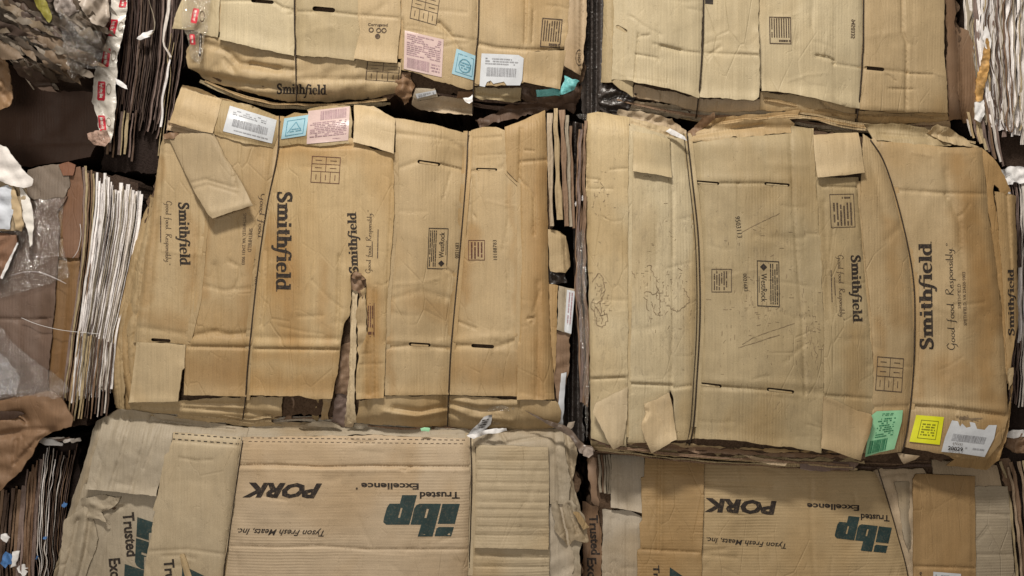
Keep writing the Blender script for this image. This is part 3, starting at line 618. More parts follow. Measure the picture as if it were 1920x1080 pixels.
sheet(B, [(1155, -450), (1318, -450), (1316, 100), (1311, 184), (1280, 174), (1240, 162), (1187, 153), (1188, 152), (1146, 150), (1150, 60)], 1, 'yel', 'v', torn=1.2, holes=[slot(1158, 50, 1173, 58, 7)], fs=[('s', [(1170, -450), (1169, 150)], 4, 5), ('v', [(1197, 62), (1193, 110), (1189, 152)], 3, 2), ('v', [(1197, 70), (1204, 67), (1216, 66)], 2, 2), ('v', [(1193, 102), (1234, 109), (1234, 114)], 2.5, 2), ('v', [(1225, 82), (1282, 96), (1316, 100)], 2.5, 2.5), ('v', [(1240, 87), (1275, 95)], 4, 4), ('lift', [(1187, 155), (1250, 165), (1311, 185)], 9, 28), ('s', [(1187, 60), (1187, 155)], 2, 3)])
sheet(B, [(1318, -450), (1428, -450), (1423, 0), (1424, 100), (1423, 182), (1413, 188), (1390, 186), (1350, 183), (1311, 181), (1316, 100)], 2, 'yel', 'v', torn=1.5, fs=[('v', [(1317, 99), (1424, 104)], 2, 2.5), ('v', [(1326, 106), (1350, 88)], 2, 3), ('s', [(1381, -450), (1378, 180)], 1.5, 3), ('lift', [(1423, 60), (1423, 185)], 9, 18), ('lift', [(1311, 182), (1413, 188)], 8, 22)],
      extra=[lambda s: cut_and_lay(s, 'printed_panel', place(rect(0, 0, 1, 1), (1322, -8), (15, 1), (0, 15)), 'ink')])
s = sheet(B, [(1426, -450), (1619, -450), (1617, 60), (1612, 203), (1580, 198), (1530, 185), (1480, 174), (1428, 171), (1425, 100)], -2, 'yel', 'v', torn=1, fs=[('v', [(1530, 104), (1552, 108), (1563, 114), (1563, 120)], 5, 2.5), ('v', [(1564, 120), (1614, 127)], 2, 2.5), ('s', [(1560, -450), (1561, 190)], -2, 4), ('s', [(1497, -450), (1500, 178)], 1.5, 4), ('lift', [(1428, 171), (1530, 185), (1612, 203)], 12, 26)])
boxprint(s, (1442, 31), (41, 1), (1, 51), sub([[(q[1], q[0]) for q in p] for p in line_rects(8, 16, .95)], .06, .06, .94, .76) + sub(line_rects(1, 1), .4, .8, .95, .95), 'fine', .035, 1.3)
letter(s, '9450335', (1604, 36), (-1, 36), (-8, 0), 'fine')
cut_and_lay(s, 'printed_panel', ringp(1590, 4, 0.1), 'fine')
sheet(B, [(1621, -450), (1768, -450), (1771, 100), (1776, 160), (1777, 211), (1740, 211), (1690, 212), (1612, 204), (1618, 100)], 0, 'tan', 'v', torn=1, holes=[slot(1624, 127, 1655, 130, 7)], fs=[('v', [(1690, -450), (1692, 60), (1700, 80), (1699, 210)], 4, 3), ('v', [(1701, 138), (1748, 140)], 3, 2), ('s', [(1712, -450), (1716, 135)], 2, 4), ('v', [(1667, 166), (1710, 168)], 2.5, 2), ('v', [(1664, 140), (1680, 152)], 2, 2), ('lift', [(1612, 204), (1777, 212)], 9, 24), ('v', [(1621, 128), (1700, 136)], 2, 3)])
sheet(B, [(1768, -450), (1786, -450), (1790, 60), (1802, 140), (1806, 225), (1778, 226), (1777, 150)], -12, 'brown', 'v', torn=2.5, fs=[('roll', [(1790, -450), (1806, 225)], 20, 20)])
sheet(B, [(1790, 52), (1819, 55), (1836, 235), (1806, 232), (1792, 140)], -18, 'brown', 'v', torn=2, cr=3, fs=[('s', [(1793, 60), (1806, 230)], -10, 5)])
sheet(B, [(1123, 152), (1150, 155), (1178, 176), (1190, 178), (1180, 205), (1158, 212), (1128, 208), (1118, 180)], -20, 'dk', 'black', torn=4, cr=18, cs=16, step=4, name='torn_dark_paper')
layers(B, [(1150, 186), (1300, 214), (1420, 220), (1600, 238), (1780, 236)], 3, 4, -20, -9, ('pink', 'brown', 'olive', 'tan'), seed=13)
layers(B, [(1430, 186), (1540, 204), (1600, 216), (1770, 220)], 2, 5, -10, -6, ('tan', 'warm'), seed=14)
seam(B, [(1426, -440), (1424, 165)], 6, -5, 'yel')
wire(B, W1, 2.0, 0, 'yel'); wire(B, W2, 2.0, 0, 'tan')
# ================================================================== bottom centre bale
B = BC = Thing('cardboard_bale', 'bale at the bottom centre with PORK printed upside down and a ribbed flap', 'bale', 620, YB, 0, GB)
B.box = (130, 780, 1100, YB)
WA = [(455, 826), (447, 880), (436, 960), (428, 1020), (418, 1120), (415, YB)]; WB = [(882, 812), (884, 900), (882, 1000), (880, 1080), (880, YB)]
B.fs = [('v', WA, 9, 8), ('v', WA, 9, 50), ('v', WB, 9, 9), ('v', WB, 9, 50), ('roll', [(150, 782), (470, 800), (700, 800), (1060, 800)], 35, 45)]
sheet(B, [(200, 800), (480, 812), (880, 818), (1060, 815), (1085, 900), (1090, YB), (110, YB), (150, 930)], -32, 'brown', 'core', torn=6, wr=6, step=16, thick=620, name='compressed_core')
sheet(B, [(180, 790), (200, 778), (222, 766), (208, 840), (180, 930), (150, 1080), (130, YB), (85, YB), (100, 1080), (125, 980), (150, 890)], -24, 'grey', 'v', torn=1.4, cr=3, fs=[('v', [(196, 800), (160, 930), (118, 1080)], 6, 5), ('roll', [(180, 790), (120, 980), (85, YB)], 20, 18)])
s = sheet(B, [(156, 905), (200, 918), (294, 930), (292, 980), (275, 1060), (268, 1110), (268, YB), (104, YB), (112, 1080), (130, 1000)], -18, 'grey', 'v', torn=1.6, cr=2.5, cs=60, fs=[('v', [(200, 940), (180, 960), (230, 950)], 6, 4), ('v', [(215, 950), (180, 1080)], 5, 6), ('v', [(165, 940), (135, 1080)], 5, 6)])
letter(s, 'Trusted', (229, 962), (8, 82), (22, -2), 'ink', 0, .03); letter(s, 'Excellence', (203, 1048), (10, 105), (22, -2), 'ink', 0, .03)
logo(s, (238, 968), (-8, 160), (90, 8))
sheet(B, [(150, 935), (190, 926), (228, 930), (214, 948), (190, 960), (206, 985), (186, 975), (160, 972)], -9, 'grey', 'v', torn=3, cr=9, cs=18, step=4)
sheet(B, [(120, 975), (168, 945), (185, 1010), (160, 1080), (150, 1150), (100, 1150), (112, 1050)], -12, 'grey', 'v', torn=1.4, cr=5, cs=40, fs=[('v', [(172, 960), (160, 1040), (140, 1120)], 8, 5), ('r', [(160, 965), (148, 1040), (126, 1120)], 6, 6), ('v', [(146, 975), (130, 1050), (112, 1120)], 6, 4)], step=5)
sheet(B, [(193, 786), (222, 766), (262, 770), (330, 782), (390, 792), (468, 802), (462, 826), (324, 812), (318, 848), (309, 852), (294, 932), (250, 926), (200, 920), (160, 917), (172, 866)], -3, 'grey', 'v', torn=1.2, cr=3, fs=[('v', [(250, 770), (228, 850), (205, 920)], 5, 4), ('v', [(222, 775), (196, 850), (176, 915)], 4, 5), ('v', [(284, 780), (262, 860), (244, 925)], 4, 4), ('v', [(300, 800), (270, 880)], 3, 3), ('v', [(240, 772), (222, 822)], 3, 3), ('v', [(285, 780), (295, 788), (350, 796), (440, 806)], 7, 3), ('r', [(300, 790), (440, 802)], 4, 5), ('lift', [(160, 917), (294, 932)], 10, 20)])
sheet(B, [(325, 810), (452, 820), (450, 832), (440, 915), (426, 1010), (416, 1100), (414, YB), (262, YB), (270, 1080), (276, 1040), (290, 960), (286, 955), (295, 928), (308, 853), (318, 848)], 0, 'btan', 'v', torn=1, fs=[('v', [(322, 826), (450, 836)], 2, 2.5), ('v', [(276, 1034), (350, 1030), (424, 1040)], 1.5, 3)],
      extra=[lambda s: cut_and_lay(s, 'perforation', sum([place(rect(0, 0, 1, 1), (328 + 12 * k, 812 + k * .9), (6.5, .5), (0, 1.8)) for k in range(11)] + [place(rect(0, 0, 1, 1), (322 + 12 * k, 822 + k * .9), (6.5, .5), (0, 1.8)) for k in range(11)], []), 'ink', .6),
             lambda s: letter(s, 'Trusted', (306, 1050), (8, 82), (20, -2), 'ink', 0, .03), lambda s: logo(s, (322, 1056), (-8, 175), (92, 20))])
sheet(B, [(470, 796), (560, 790), (700, 796), (880, 808), (884, 824), (700, 815), (460, 822), (456, 812)], -6, 'grey', 'h', torn=1.4, cr=3, fs=[('v', [(480, 803), (880, 816)], 2, 3)])
sheet(B, [(560, 800), (590, 788), (622, 792), (640, 802), (600, 802)], 2, 'grey', 'p', torn=1.4, cr=4, fs=[('lift', [(560, 797), (640, 800)], 10, 10)])
s = sheet(B, [(456, 820), (560, 818), (700, 816), (880, 822), (882, 900), (878, 1000), (876, 1100), (876, YB), (420, YB), (424, 1080), (431, 1010), (446, 900), (450, 845)], 1, 'pink', 'h', torn=1, cr=1.5, cs=90, fs=[('v', [(447, 873), (520, 872), (600, 876), (700, 874), (882, 876)], 4, 2.6), ('r', [(447, 879), (600, 882), (882, 882)], 2, 4), ('s', [(440, 876), (880, 878)], -2.5, 5), ('v', [(428, 1023), (520, 1026), (600, 1024), (690, 1030), (876, 1030)], 2.5, 2.6), ('v', [(652, 822), (670, 829), (700, 828)], 3, 2), ('v', [(752, 880), (760, 882), (770, 876)], 4, 2.5), ('lift', [(450, 845), (424, 1080)], 4, 14)])
letter(s, 'PORK', (604, 906), (-147, -2), (-3, 29), 'ink', .32, .05); letter(s, 'Tyson Fresh Meats, Inc.', (609, 991), (-163, -4), (-2, 15), 'ink', .3, .012)
letter(s, 'Excellence', (785, 906), (-108, -1), (0, 12), 'ink', 0, .03); letter(s, 'Trusted', (862, 922), (-75, 0), (0, 13), 'ink', 0, .03)
cut_and_lay(s, 'printed_mark', ringp(669, 916, 2, .3), 'ink'); logo(s, (862, 928), (-144, 0), (0, 77))
cut_and_lay(s, 'perforation', sum([place(rect(0, 0, 1, 1), (470 + 11 * k, 820 + k * .12), (6, .1), (0, 1.5)) for k in range(37)] + [place(rect(0, 0, 1, 1), (466 + 11 * k, 827 + k * .12), (6, .1), (0, 1.2)) for k in range(37)], []), 'fine', .6)
sheet(B, [(884, 815), (960, 806), (1030, 800), (1055, 806), (1060, 850), (1070, 910), (1066, 942), (1032, 944), (1028, 840), (892, 838), (886, 900), (884, 850)], -6, 'grey', 'v', torn=2, cr=4, fs=[('v', [(940, 812), (950, 830), (1030, 815)], 4, 3), ('v', [(1040, 806), (1052, 930)], 4, 4)])
sheet(B, [(1052, 806), (1070, 812), (1084, 850), (1074, 900), (1092, 960), (1100, 1010), (1078, 985), (1062, 945), (1066, 900)], -16, 'grey', 'v', torn=1.6, cr=4, cs=30, step=4, fs=[('v', [(1064, 815), (1074, 900), (1088, 980)], 7, 3), ('v', [(1072, 830), (1080, 900)], 5, 3)])
sheet(B, [(1028, 950), (1060, 940), (1072, 960), (1076, 1010), (1074, 1080), (1072, YB), (1024, YB), (1028, 1040)], -12, 'lgrey', 'v', torn=2, cr=4)
sheet(B, [(1036, 942), (1072, 938), (1094, 968), (1104, 1018), (1078, 1012), (1064, 1026), (1040, 990)], -4, 'grey', 'v', torn=2.4, cr=6, cs=22, step=4, fs=[('v', [(1050, 945), (1062, 1000), (1066, 1024)], 9, 3), ('v', [(1066, 945), (1082, 1000)], 8, 3), ('v', [(1080, 955), (1098, 1010)], 6, 3)])
sheet(B, [(1074, 960), (1086, 962), (1104, 988), (1094, 992)], 4, 'tan', 'v', torn=1.5, cr=4, step=4)
sheet(B, [(1072, 1010), (1092, 1018), (1086, 1060), (1092, 1100), (1090, YB), (1066, YB), (1074, 1080)], -14, 'grey', 'v', torn=2, cr=5, cs=22, step=4)
s = sheet(B, [(893, 834), (985, 837), (1028, 838), (1030, 900), (1028, 1031), (960, 1029), (889, 1027), (892, 930)], 6, 'btan', 'h', torn=.8, fs=[('lift', [(889, 1027), (1028, 1031)], 7, 22), ('s', [(980, 836), (978, 930)], -2, 4)] + [('v', [(892, y), (1028, y + 2)], 1.3, 2.4) for y in (862, 881, 905, 922, 941, 955, 971, 988, 1003)])
sheet(B, [(888, 1022), (1030, 1026), (1031, 1100), (1030, YB), (884, YB), (886, 1080)], -2, 'btan', 'h', torn=1, fs=[('v', [(888, 1042), (1030, 1046)], 2, 2.5), ('v', [(888, 1062), (1030, 1064)], 2, 2.5)])
sheet(B, [(336, 1040), (345, 1038), (362, 1090), (350, 1092)], 5, 'tan', 'p', torn=.6, fs=[('r', [(340, 1040), (356, 1090)], 2, 3)])
layers(B, [(240, 764), (330, 778), (468, 794), (560, 788), (700, 794), (880, 806), (1040, 800)], 3, -3, -12, -8, ('grey', 'lgrey', 'brown'), 3.5, seed=15)
wire(B, WA, 1.6, 0, 'btan'); wire(B, WB, 1.6, 0, 'btan')
# ================================================================== bottom right bale
B = BR = Thing('cardboard_bale', 'bale at the bottom right, upside down PORK lettering left of an orange panel', 'bale', 1500, YB, -75, GB)
B.box = (1100, 850, 1900, YB)
WC = [(1646, 880), (1662, 930), (1682, 1000), (1704, 1090), (1720, 1250), (1724, YB)]
B.fs = [('v', WC, 9, 9), ('v', WC, 8, 60), ('roll', [(1110, 850), (1880, 862)], 35, 60)]
sheet(B, [(1110, 845), (1880, 850), (1900, 950), (1915, YB), (1100, YB)], -30, 'brown', 'core', torn=5, wr=5, step=16, thick=560, name='compressed_core')
s = sheet(B, [(1092, 940), (1122, 950), (1128, 1000), (1124, YB), (1090, YB)], -12, 'brown', 'v', torn=2, cr=4)
letter(s, 'Trusted', (1104, 966), (4, 74), (17, 0), 'ink', 0, .03); letter(s, 'Exce', (1100, 1046), (2, 50), (18, 0), 'ink', 0, .03); logo(s, (1112, 1050), (0, 120), (60, 0))
sheet(B, [(1102, 858), (1116, 860), (1122, 950), (1108, 940)], -20, 'brown', 'v', torn=2, cr=3)
stack(B, [(1122, 852), (1126, 930)], [(1146, 852), (1148, 935)], 5, ['grey', 'brown', 'grey'], -8, 5, .8, 3, 80)
sheet(B, [(1146, 852), (1208, 854), (1210, 880), (1204, 962), (1180, 956), (1146, 951)], -4, 'lgrey', 'v', torn=1, fs=[('s', [(1184, 852), (1178, 956)], -3, 8), ('v', [(1164, 855), (1162, 952)], 1.5, 3), ('lift', [(1146, 951), (1204, 962)], 8, 16)])
sheet(B, [(1130, 956), (1180, 958), (1204, 970), (1200, 1080), (1198, YB), (1124, YB), (1130, 1040)], -10, 'lgrey', 'v', torn=1.5, cr=2, fs=[('v', [(1148, 970), (1146, YB)], 2, 4), ('v', [(1176, 980), (1174, YB)], 2, 3)])
s = sheet(B, [(1209, 850), (1320, 862), (1319, 960), (1316, 1034), (1315, YB), (1194, YB), (1195, 1032), (1201, 1028), (1199, 982), (1204, 975), (1202, 896), (1208, 894)], 5, 'warm', 'h', torn=.6, fs=[('v', [(1236, 856), (1233, 1030)], 2.5, 3), ('v', [(1242, 856), (1239, 1030)], -2, 3), ('v', [(1195, 1030), (1316, 1036)], 3, 2.5), ('lift', [(1320, 862), (1316, 1034)], 6, 12)])
letter(s, 'Trusted', (1224, 1060), (4, 74), (12, 0), 'ink', 0, .03); logo(s, (1243, 1060), (-4, 170), (60, 18))
s = sheet(B, [(1318, 862), (1420, 868), (1520, 876), (1640, 884), (1662, 930), (1684, 1000), (1706, 1090), (1720, 1250), (1722, YB), (1314, YB), (1316, 1030)], 0, 'tan', 'h', torn=1, cr=1.5, cs=100, fs=[('v', [(1320, 905), (1350, 908), (1450, 912)], 3, 3), ('v', [(1522, 900), (1520, 960), (1532, 1200)], 1.5, 4), ('s', [(1392, 920), (1398, YB)], 1, 5), ('s', [(1440, 920), (1434, YB)], -1, 5), ('v', [(1322, 1040), (1380, 1046)], 2, 4), ('v', [(1575, 924), (1600, 922), (1604, 940)], 2, 2.5), ('v', [(1315, 1034), (1360, 1030)], 2, 4)])
letter(s, 'PORK', (1456, 939), (-134, -6), (-1, 27), 'ink', .12, .05); letter(s, 'Tyson Fresh Meats, Inc.', (1475, 1016), (-150, -12), (-1, 13), 'ink', .2, .012)
letter(s, 'Excellence', (1611, 947), (-98, -4), (0, 11), 'ink', 0, .03); letter(s, 'Trusted', (1668, 966), (-54, -3), (0, 12), 'ink', 0, .03); logo(s, (1672, 976), (-108, -12), (1, 62))
sheet(B, [(1644, 880), (1730, 878), (1745, 900), (1722, 960), (1726, 1100), (1730, YB), (1722, YB), (1706, 1090), (1684, 1000), (1662, 930)], -3, 'pink', 'v', torn=1.4, cr=3, fs=[('v', [(1680, 900), (1706, 1000), (1718, 1100)], 3, 5), ('v', [(1650, 890), (1700, 886)], 3, 4), ('v', [(1664, 932), (1676, 924)], 3, 2)])
sheet(B, [(1676, 904), (1720, 900), (1716, 1000), (1712, 1060), (1696, 1010)], 2, 'grey', 'v', torn=1.5, fs=[('roll', [(1716, 900), (1712, 1060)], 18, 18)])
sheet(B, [(1748, 862), (1870, 872), (1880, 925), (1800, 930), (1750, 900)], -6, 'pink', 'v', torn=1, cr=2)
sheet(B, [(1822, 913), (1889, 912), (1896, 990), (1904, 1080), (1910, YB), (1820, YB)], 4, 'grey', 'h', torn=1, fs=[('v', [(1826, 962), (1892, 966)], 2, 3), ('v', [(1826, 1040), (1900, 1040)], 2, 3)])
s = sheet(B, [(1717, 889), (1712, 898), (1713, 1060), (1713, YB), (1831, YB), (1830, 1060), (1828, 893), (1780, 890)], 12, 'orange', 'p', torn=.6, fs=[('v', [(1713, 1062), (1830, 1066)], 3, 2.5), ('s', [(1820, 890), (1822, YB)], -3, 3), ('lift', [(1713, 898), (1713, 1060)], 6, 12)])
sticker(s, [(1750, 1072), (1802, 1076), (1800, 1130), (1749, 1126)], 'white', 'grey', sub(line_rects(6, 5), .08, .05, .6, .8))
letter(s, '6', (1724, 1072), (5, 0), (0, 8), 'fine')
sheet(B, [(1874, 860), (1892, 858), (1900, 920), (1888, 920), (1880, 900)], -10, 'brown', 'v', torn=2, cr=4)
layers(B, [(1150, 846), (1320, 854), (1500, 866), (1640, 876), (1860, 864)], 3, -5, -14, -8, ('brown', 'mauve', 'dark', 'grey'), 4, seed=16)
wire(B, WC, 1.5, 0, 'pink'); seam(B, [(1318, 880), (1315, 1400)], 6, -6, 'tan')
# ================================================================== middle centre bale
B = MC = Thing('cardboard_bale', 'centre bale with a torn split up its face and coloured labels along its top', 'bale', 650, 803, 10, GB)
B.box = (235, 165, 1065, 803)
W1 = [(524, 218), (520, 290), (500, 390), (484, 500), (473, 600), (464, 690), (460, 750), (455, 786)]; W2 = [(878, 246), (873, 340), (864, 450), (852, 580), (845, 660), (841, 740), (839, 800)]
B.fs = [('v', W1, 8, 10), ('v', W1, 19, 58), ('v', W2, 8, 10), ('v', W2, 20, 56), ('r', [(610, 300), (600, 720)], 8, 50), ('r', [(790, 300), (770, 720)], 6, 40), ('v', [(524, 205), (520, 270)], 22, 40), ('v', [(878, 232), (875, 290)], 24, 46), ('roll', [(250, 806), (460, 808), (650, 810), (1060, 810)], 26, 50), ('roll', [(320, 160), (524, 215), (700, 195), (878, 240), (1030, 195)], 30, 40)]
sheet(B, [(345, 180), (524, 250), (660, 225), (878, 265), (1020, 230), (1040, 500), (1045, 780), (840, 785), (450, 775), (240, 745), (230, 600), (300, 300)], -32, 'brown', 'core', torn=5, wr=6, step=14, thick=620, name='compressed_core')
# folded strips down its left flank
for k, (a, b, c, d, w, l, cc) in enumerate([(282, 262, 222, 226, 22, -30, 'warm'), (282, 248, 214, 218, 16, -22, 'tan'), (284, 270, 236, 240, 14, -18, 'warm'), (288, 262, 246, 250, 14, -12, 'tan')]):
    sheet(B, [(a, 366 + 3 * k), (a + 5, 372), (b + w, 520), (c + w, 640), (d + w, 770), (d - 2, 766), (c - 14 + 4 * k, 690), (c - 8, 610), (b - 8, 480)], l, cc, 'v', torn=1.5, cr=3, fs=[('v', [(a, 380), (b + 5, 520), (c + 6, 640), (d + 8, 760)], 5, 4), ('roll', [(a - 4, 370), (b - 12, 500), (c - 16, 620), (c - 12, 700), (d, 770)], 26, 14)])
sheet(B, [(236, 752), (340, 750), (465, 744), (530, 745), (528, 780), (500, 792), (455, 788), (420, 785), (330, 776), (246, 772)], -9, 'tan', 'v', torn=1.8, cr=4, cs=40, step=5, fs=[('v', [(240, 762), (340, 764), (458, 772)], 6, 4), ('v', [(340, 756), (458, 758)], 5, 4), ('v', [(460, 772), (528, 782)], 6, 4), ('roll', [(240, 782), (460, 796), (530, 790)], 30, 26)])
sheet(B, [(330, 770), (400, 774), (455, 784), (500, 788), (528, 796), (470, 800), (400, 792), (335, 784)], -24, 'tan', 'v', torn=2, cr=6, cs=30)
L1 = sheet(B, [(308, 250), (350, 252), (386, 262), (384, 420), (372, 560), (356, 645), (346, 646), (300, 642), (250, 642), (262, 560), (276, 440), (292, 340), (302, 270)], -4, 'tan', 'v', torn=.8, holes=[slot(286, 637, 317, 639, 6)], stain=[([(300, 300), (270, 560)], 12, .5), ([(360, 400), (350, 560)], 12, .4), ([(270, 590), (340, 610)], 20, .4)], fs=[('v', [(303, 255), (300, 360), (285, 500), (272, 640)], 3, 4), ('r', [(310, 255), (306, 360), (290, 520)], 2, 4), ('v', [(372, 290), (368, 470), (356, 640)], 3, 3), ('roll', [(300, 250), (278, 440), (250, 640)], 12, 12), ('v', [(252, 612), (356, 628)], 2, 5)])
slab(L1, (327, 379), (3, 119), (28, 1)); script(L1, (306, 377), (0, 120), (17, 0))
cut_and_lay(L1, 'printed_lettering', place(sub(line_rects(1, 4, 1), 0, 0, 1, 1), (299, 405), (0, 50), (4, 0)), 'fine')
L2 = sheet(B, [(384, 262), (398, 246), (460, 244), (516, 262), (522, 290), (503, 385), (487, 490), (476, 590), (466, 690), (462, 744), (400, 742), (344, 741), (346, 690), (348, 646), (356, 640), (370, 560), (384, 420)], -2, 'tan', 'v', torn=.8, stain=[([(360, 700), (460, 700)], 44, .5), ([(470, 470), (462, 600)], 16, .5), ([(395, 400), (376, 560)], 10, .5)], fs=[('v', [(350, 650), (470, 652)], 3, 2.6), ('r', [(352, 640), (470, 642)], 5, 9), ('v', [(352, 632), (400, 622), (430, 628), (470, 624)], 4, 5), ('v', [(362, 530), (420, 545), (474, 540)], 1.8, 4), ('v', [(402, 498), (410, 560), (408, 620)], 3, 6), ('v', [(390, 300), (386, 420), (372, 560), (354, 645)], 3, 3), ('v', [(430, 490), (448, 500), (450, 520), (440, 540)], 2.5, 4), ('s', [(350, 652), (468, 654)], -4, 5), ('lift', [(344, 742), (462, 745)], 7, 22)])
script(L2, (484, 362), (-12, 190), (17, 2), 'fine')
letter(L2, 'SMITHFIELD', (467, 428), (-3, 44), (7, 0), 'fine', 0, 0); letter(L2, 'SMITHFIELD, VA 23431 9003', (455, 400), (-3, 96), (7, 0), 'fine', 0, 0)
sheet(B, [(256, 641), (300, 643), (348, 646), (346, 690), (341, 694), (338, 720), (333, 752), (290, 754), (241, 755), (246, 720), (252, 676)], 3, 'light', 'p', torn=.8, fs=[('lift', [(241, 755), (333, 752), (344, 690)], 7, 20), ('v', [(258, 645), (250, 750)], 2, 3)])
s = sheet(B, [(415, 186), (470, 196), (529, 222), (524, 240), (513, 278), (460, 268), (398, 252)], 0, 'olive', 'v', torn=1, cr=2, cs=50, fs=[('v', [(400, 250), (513, 276)], 2, 3), ('roll', [(415, 182), (529, 218)], 14, 10)])
sticker(s, [(431, 198), (519, 225), (510, 269), (418, 246)], 'white', 'grey', sub(line_rects(3, 33, .6), .1, .08, .8, .3) + sub(bars(34, 7), .14, .42, .86, .72) + sub(line_rects(1, 3, 1), .2, .82, .9, .9))
letter(s, '21229', (507, 233), (-26, -8), (-3, 9), 'fine', 0, .0)
sheet(B, [(342, 158), (374, 166), (416, 187), (409, 218), (399, 250), (352, 240), (319, 229), (328, 196)], 3, 'light', 'p', torn=1, fs=[('lift', [(319, 229), (399, 250)], 6, 16), ('r', [(330, 215), (352, 180)], 3, 8), ('v', [(345, 162), (414, 190)], 2, 3)])
sheet(B, [(316, 226), (352, 238), (400, 250), (398, 256), (340, 250), (312, 244)], -8, 'pink', 'v', torn=2.2, cr=4, fs=[('v', [(318, 234), (396, 254)], 6, 3)])
sheet(B, [(304, 250), (320, 248), (334, 250), (330, 258), (306, 262)], 6, 'brown', 'v', torn=2, cr=7, cs=12, step=4)
F1 = sheet(B, [(314, 252), (360, 249), (401, 250), (420, 290), (442, 326), (458, 352), (474, 385), (438, 396), (399, 409), (390, 402), (360, 350), (335, 300)], 6, (.40, .315, .20), 'p', torn=.7, back=True, wr=1.6, fs=[('lift', [(399, 409), (474, 385)], 22, 90), ('v', [(401, 255), (420, 290), (436, 318), (444, 352)], 3, 2.2), ('v', [(350, 345), (384, 336), (440, 352)], 2, 3), ('v', [(356, 356), (390, 346), (444, 362)], 1.8, 3), ('v', [(395, 398), (470, 380)], -2, 5)])
# centre panel between the left wire and the split
C1 = sheet(B, [(522, 266), (580, 262), (658, 258), (700, 280), (738, 288), (740, 400), (726, 560), (724, 640), (722, 700), (720, 747), (668, 749), (667, 700), (674, 660), (690, 620), (688, 560), (686, 524), (676, 512), (664, 508), (657, 516), (659, 560), (655, 592), (646, 606), (640, 640), (632, 700), (622, 747), (590, 748), (560, 743), (467, 741), (470, 690), (478, 600), (490, 490), (506, 385), (519, 310)], 0, (.485, .365, .205), 'v', torn=.9,
           stain=[([(530, 282), (650, 282)], 26, .6), ([(505, 440), (540, 500), (546, 640)], 34, .75), ([(480, 670), (625, 670)], 20, .5), ([(476, 720), (625, 720)], 34, .65), ([(604, 500), (612, 640)], 14, .5), ([(700, 560), (700, 750)], 24, .85)],
           fs=[('v', [(524, 278), (560, 272), (600, 276), (660, 274)], 4, 3.2), ('s', [(660, 276), (524, 280)], 3, 6), ('v', [(474, 654), (634, 656)], 3, 2.4), ('r', [(474, 646), (634, 648)], 5, 8), ('v', [(476, 632), (634, 636)], 2, 5), ('s', [(470, 657), (630, 659), (634, 760)], -3, 5), ('v', [(560, 594), (605, 592)], 1.5, 3), ('v', [(500, 470), (497, 560), (490, 610)], 4, 3), ('s', [(556, 280), (560, 640)], 2.5, 12), ('v', [(636, 480), (632, 640)], 3, 3), ('v', [(652, 280), (648, 420), (645, 500)], 1.6, 5), ('v', [(509, 292), (502, 380), (494, 420)], 4, 3), ('lift', [(467, 741), (621, 748)], 8, 22), ('v', [(703, 545), (706, 748)], 3, 3), ('v', [(738, 300), (728, 500), (724, 640)], 3, 3), ('v', [(690, 540), (692, 740)], 3, 4), ('lift', [(668, 749), (720, 747)], 7, 20), ('lift', [(686, 520), (690, 620), (668, 700)], 6, 12), ('lift', [(656, 516), (634, 640)], 5, 12)])
D1 = C1
slab(C1, (510, 359), (-3, 187), (39, 1))
pallet(C1, (636, 345), (-54, -3), (3, -50), 'red')
s = sheet(B, [(530, 222), (552, 210), (580, 214), (576, 206), (600, 200), (656, 199), (660, 230), (659, 268), (600, 274), (560, 270), (522, 274), (522, 240)], 2, 'olive', 'v', torn=1, cr=2, fs=[('roll', [(528, 218), (560, 206), (656, 194)], 16, 12), ('v', [(530, 262), (658, 262)], 2, 4)])
sticker(s, [(533, 222), (579, 215), (573, 254), (527, 261)], 'blue', 'dblue', sub(frame(.04), .14, .14, .88, .88) + sub([[(.0, .9), (.5, .1), (.56, .1), (.06, .9)], [(.5, .1), (.56, .1), (1, .9), (.94, .9)]], .2, .2, .8, .8) + sub(line_rects(2, 9), .3, .55, .75, .75), lift=1.8)
sticker(s, [(578, 208), (656, 199), (653, 263), (575, 270)], 'pink', 'dpink', sub(bars(22, 4), .30, .05, .92, .32) + sub(line_rects(9, 8, .85), .06, .36, .94, .82) + sub(line_rects(1, 8, .9), .6, .88, .8, .95), lift=1.8)
# split
for pts, l, cc, m in [([(650, 515), (672, 520), (668, 600), (660, 680), (648, 700), (632, 700), (636, 640), (650, 600)], -34, 'brown', 'v'), ([(640, 650), (664, 640), (662, 700), (658, 742), (628, 738), (632, 690)], -22, 'brown', 'v'), ([(633, 735), (652, 742), (650, 800), (620, 795), (628, 760)], -30, 'mauve', 'v'), ([(652, 740), (662, 742), (660, 800), (646, 800)], -20, 'pink', 'v'), ([(540, 744), (556, 746), (548, 790), (524, 795), (536, 775)], -34, 'brown', 'v'), ([(586, 745), (600, 746), (596, 790), (585, 790)], -30, 'olive', 'v'), ([(606, 748), (621, 746), (617, 787), (601, 787)], -20, 'tan', 'v')]:
    sheet(B, pts, l, cc, m, torn=2.5, cr=7, cs=20, step=4)
sheet(B, [(658, 560), (664, 535), (672, 540), (668, 640), (664, 720), (668, 792), (650, 796), (652, 740), (656, 690), (657, 620)], -8, 'pale', 'v', torn=1.3, cr=2.5, cs=30, step=4, fs=[('v', [(663, 560), (659, 640), (657, 790)], 4, 2.5)])
sheet(B, [(656, 520), (674, 518), (684, 524), (680, 560), (670, 545), (656, 545)], -4, 'brown', 'v', torn=2.5, cr=10, cs=14, step=4)
sheet(B, [(674, 545), (686, 538), (688, 600), (692, 640), (680, 680), (670, 668), (668, 600)], -8, 'tan', 'v', torn=2, cr=4, cs=24, step=4)
sheet(B, [(656, 512), (668, 505), (682, 510), (688, 520), (676, 526), (660, 520)], 2, 'brown', 'v', torn=3, cr=9, cs=10, step=3.5)
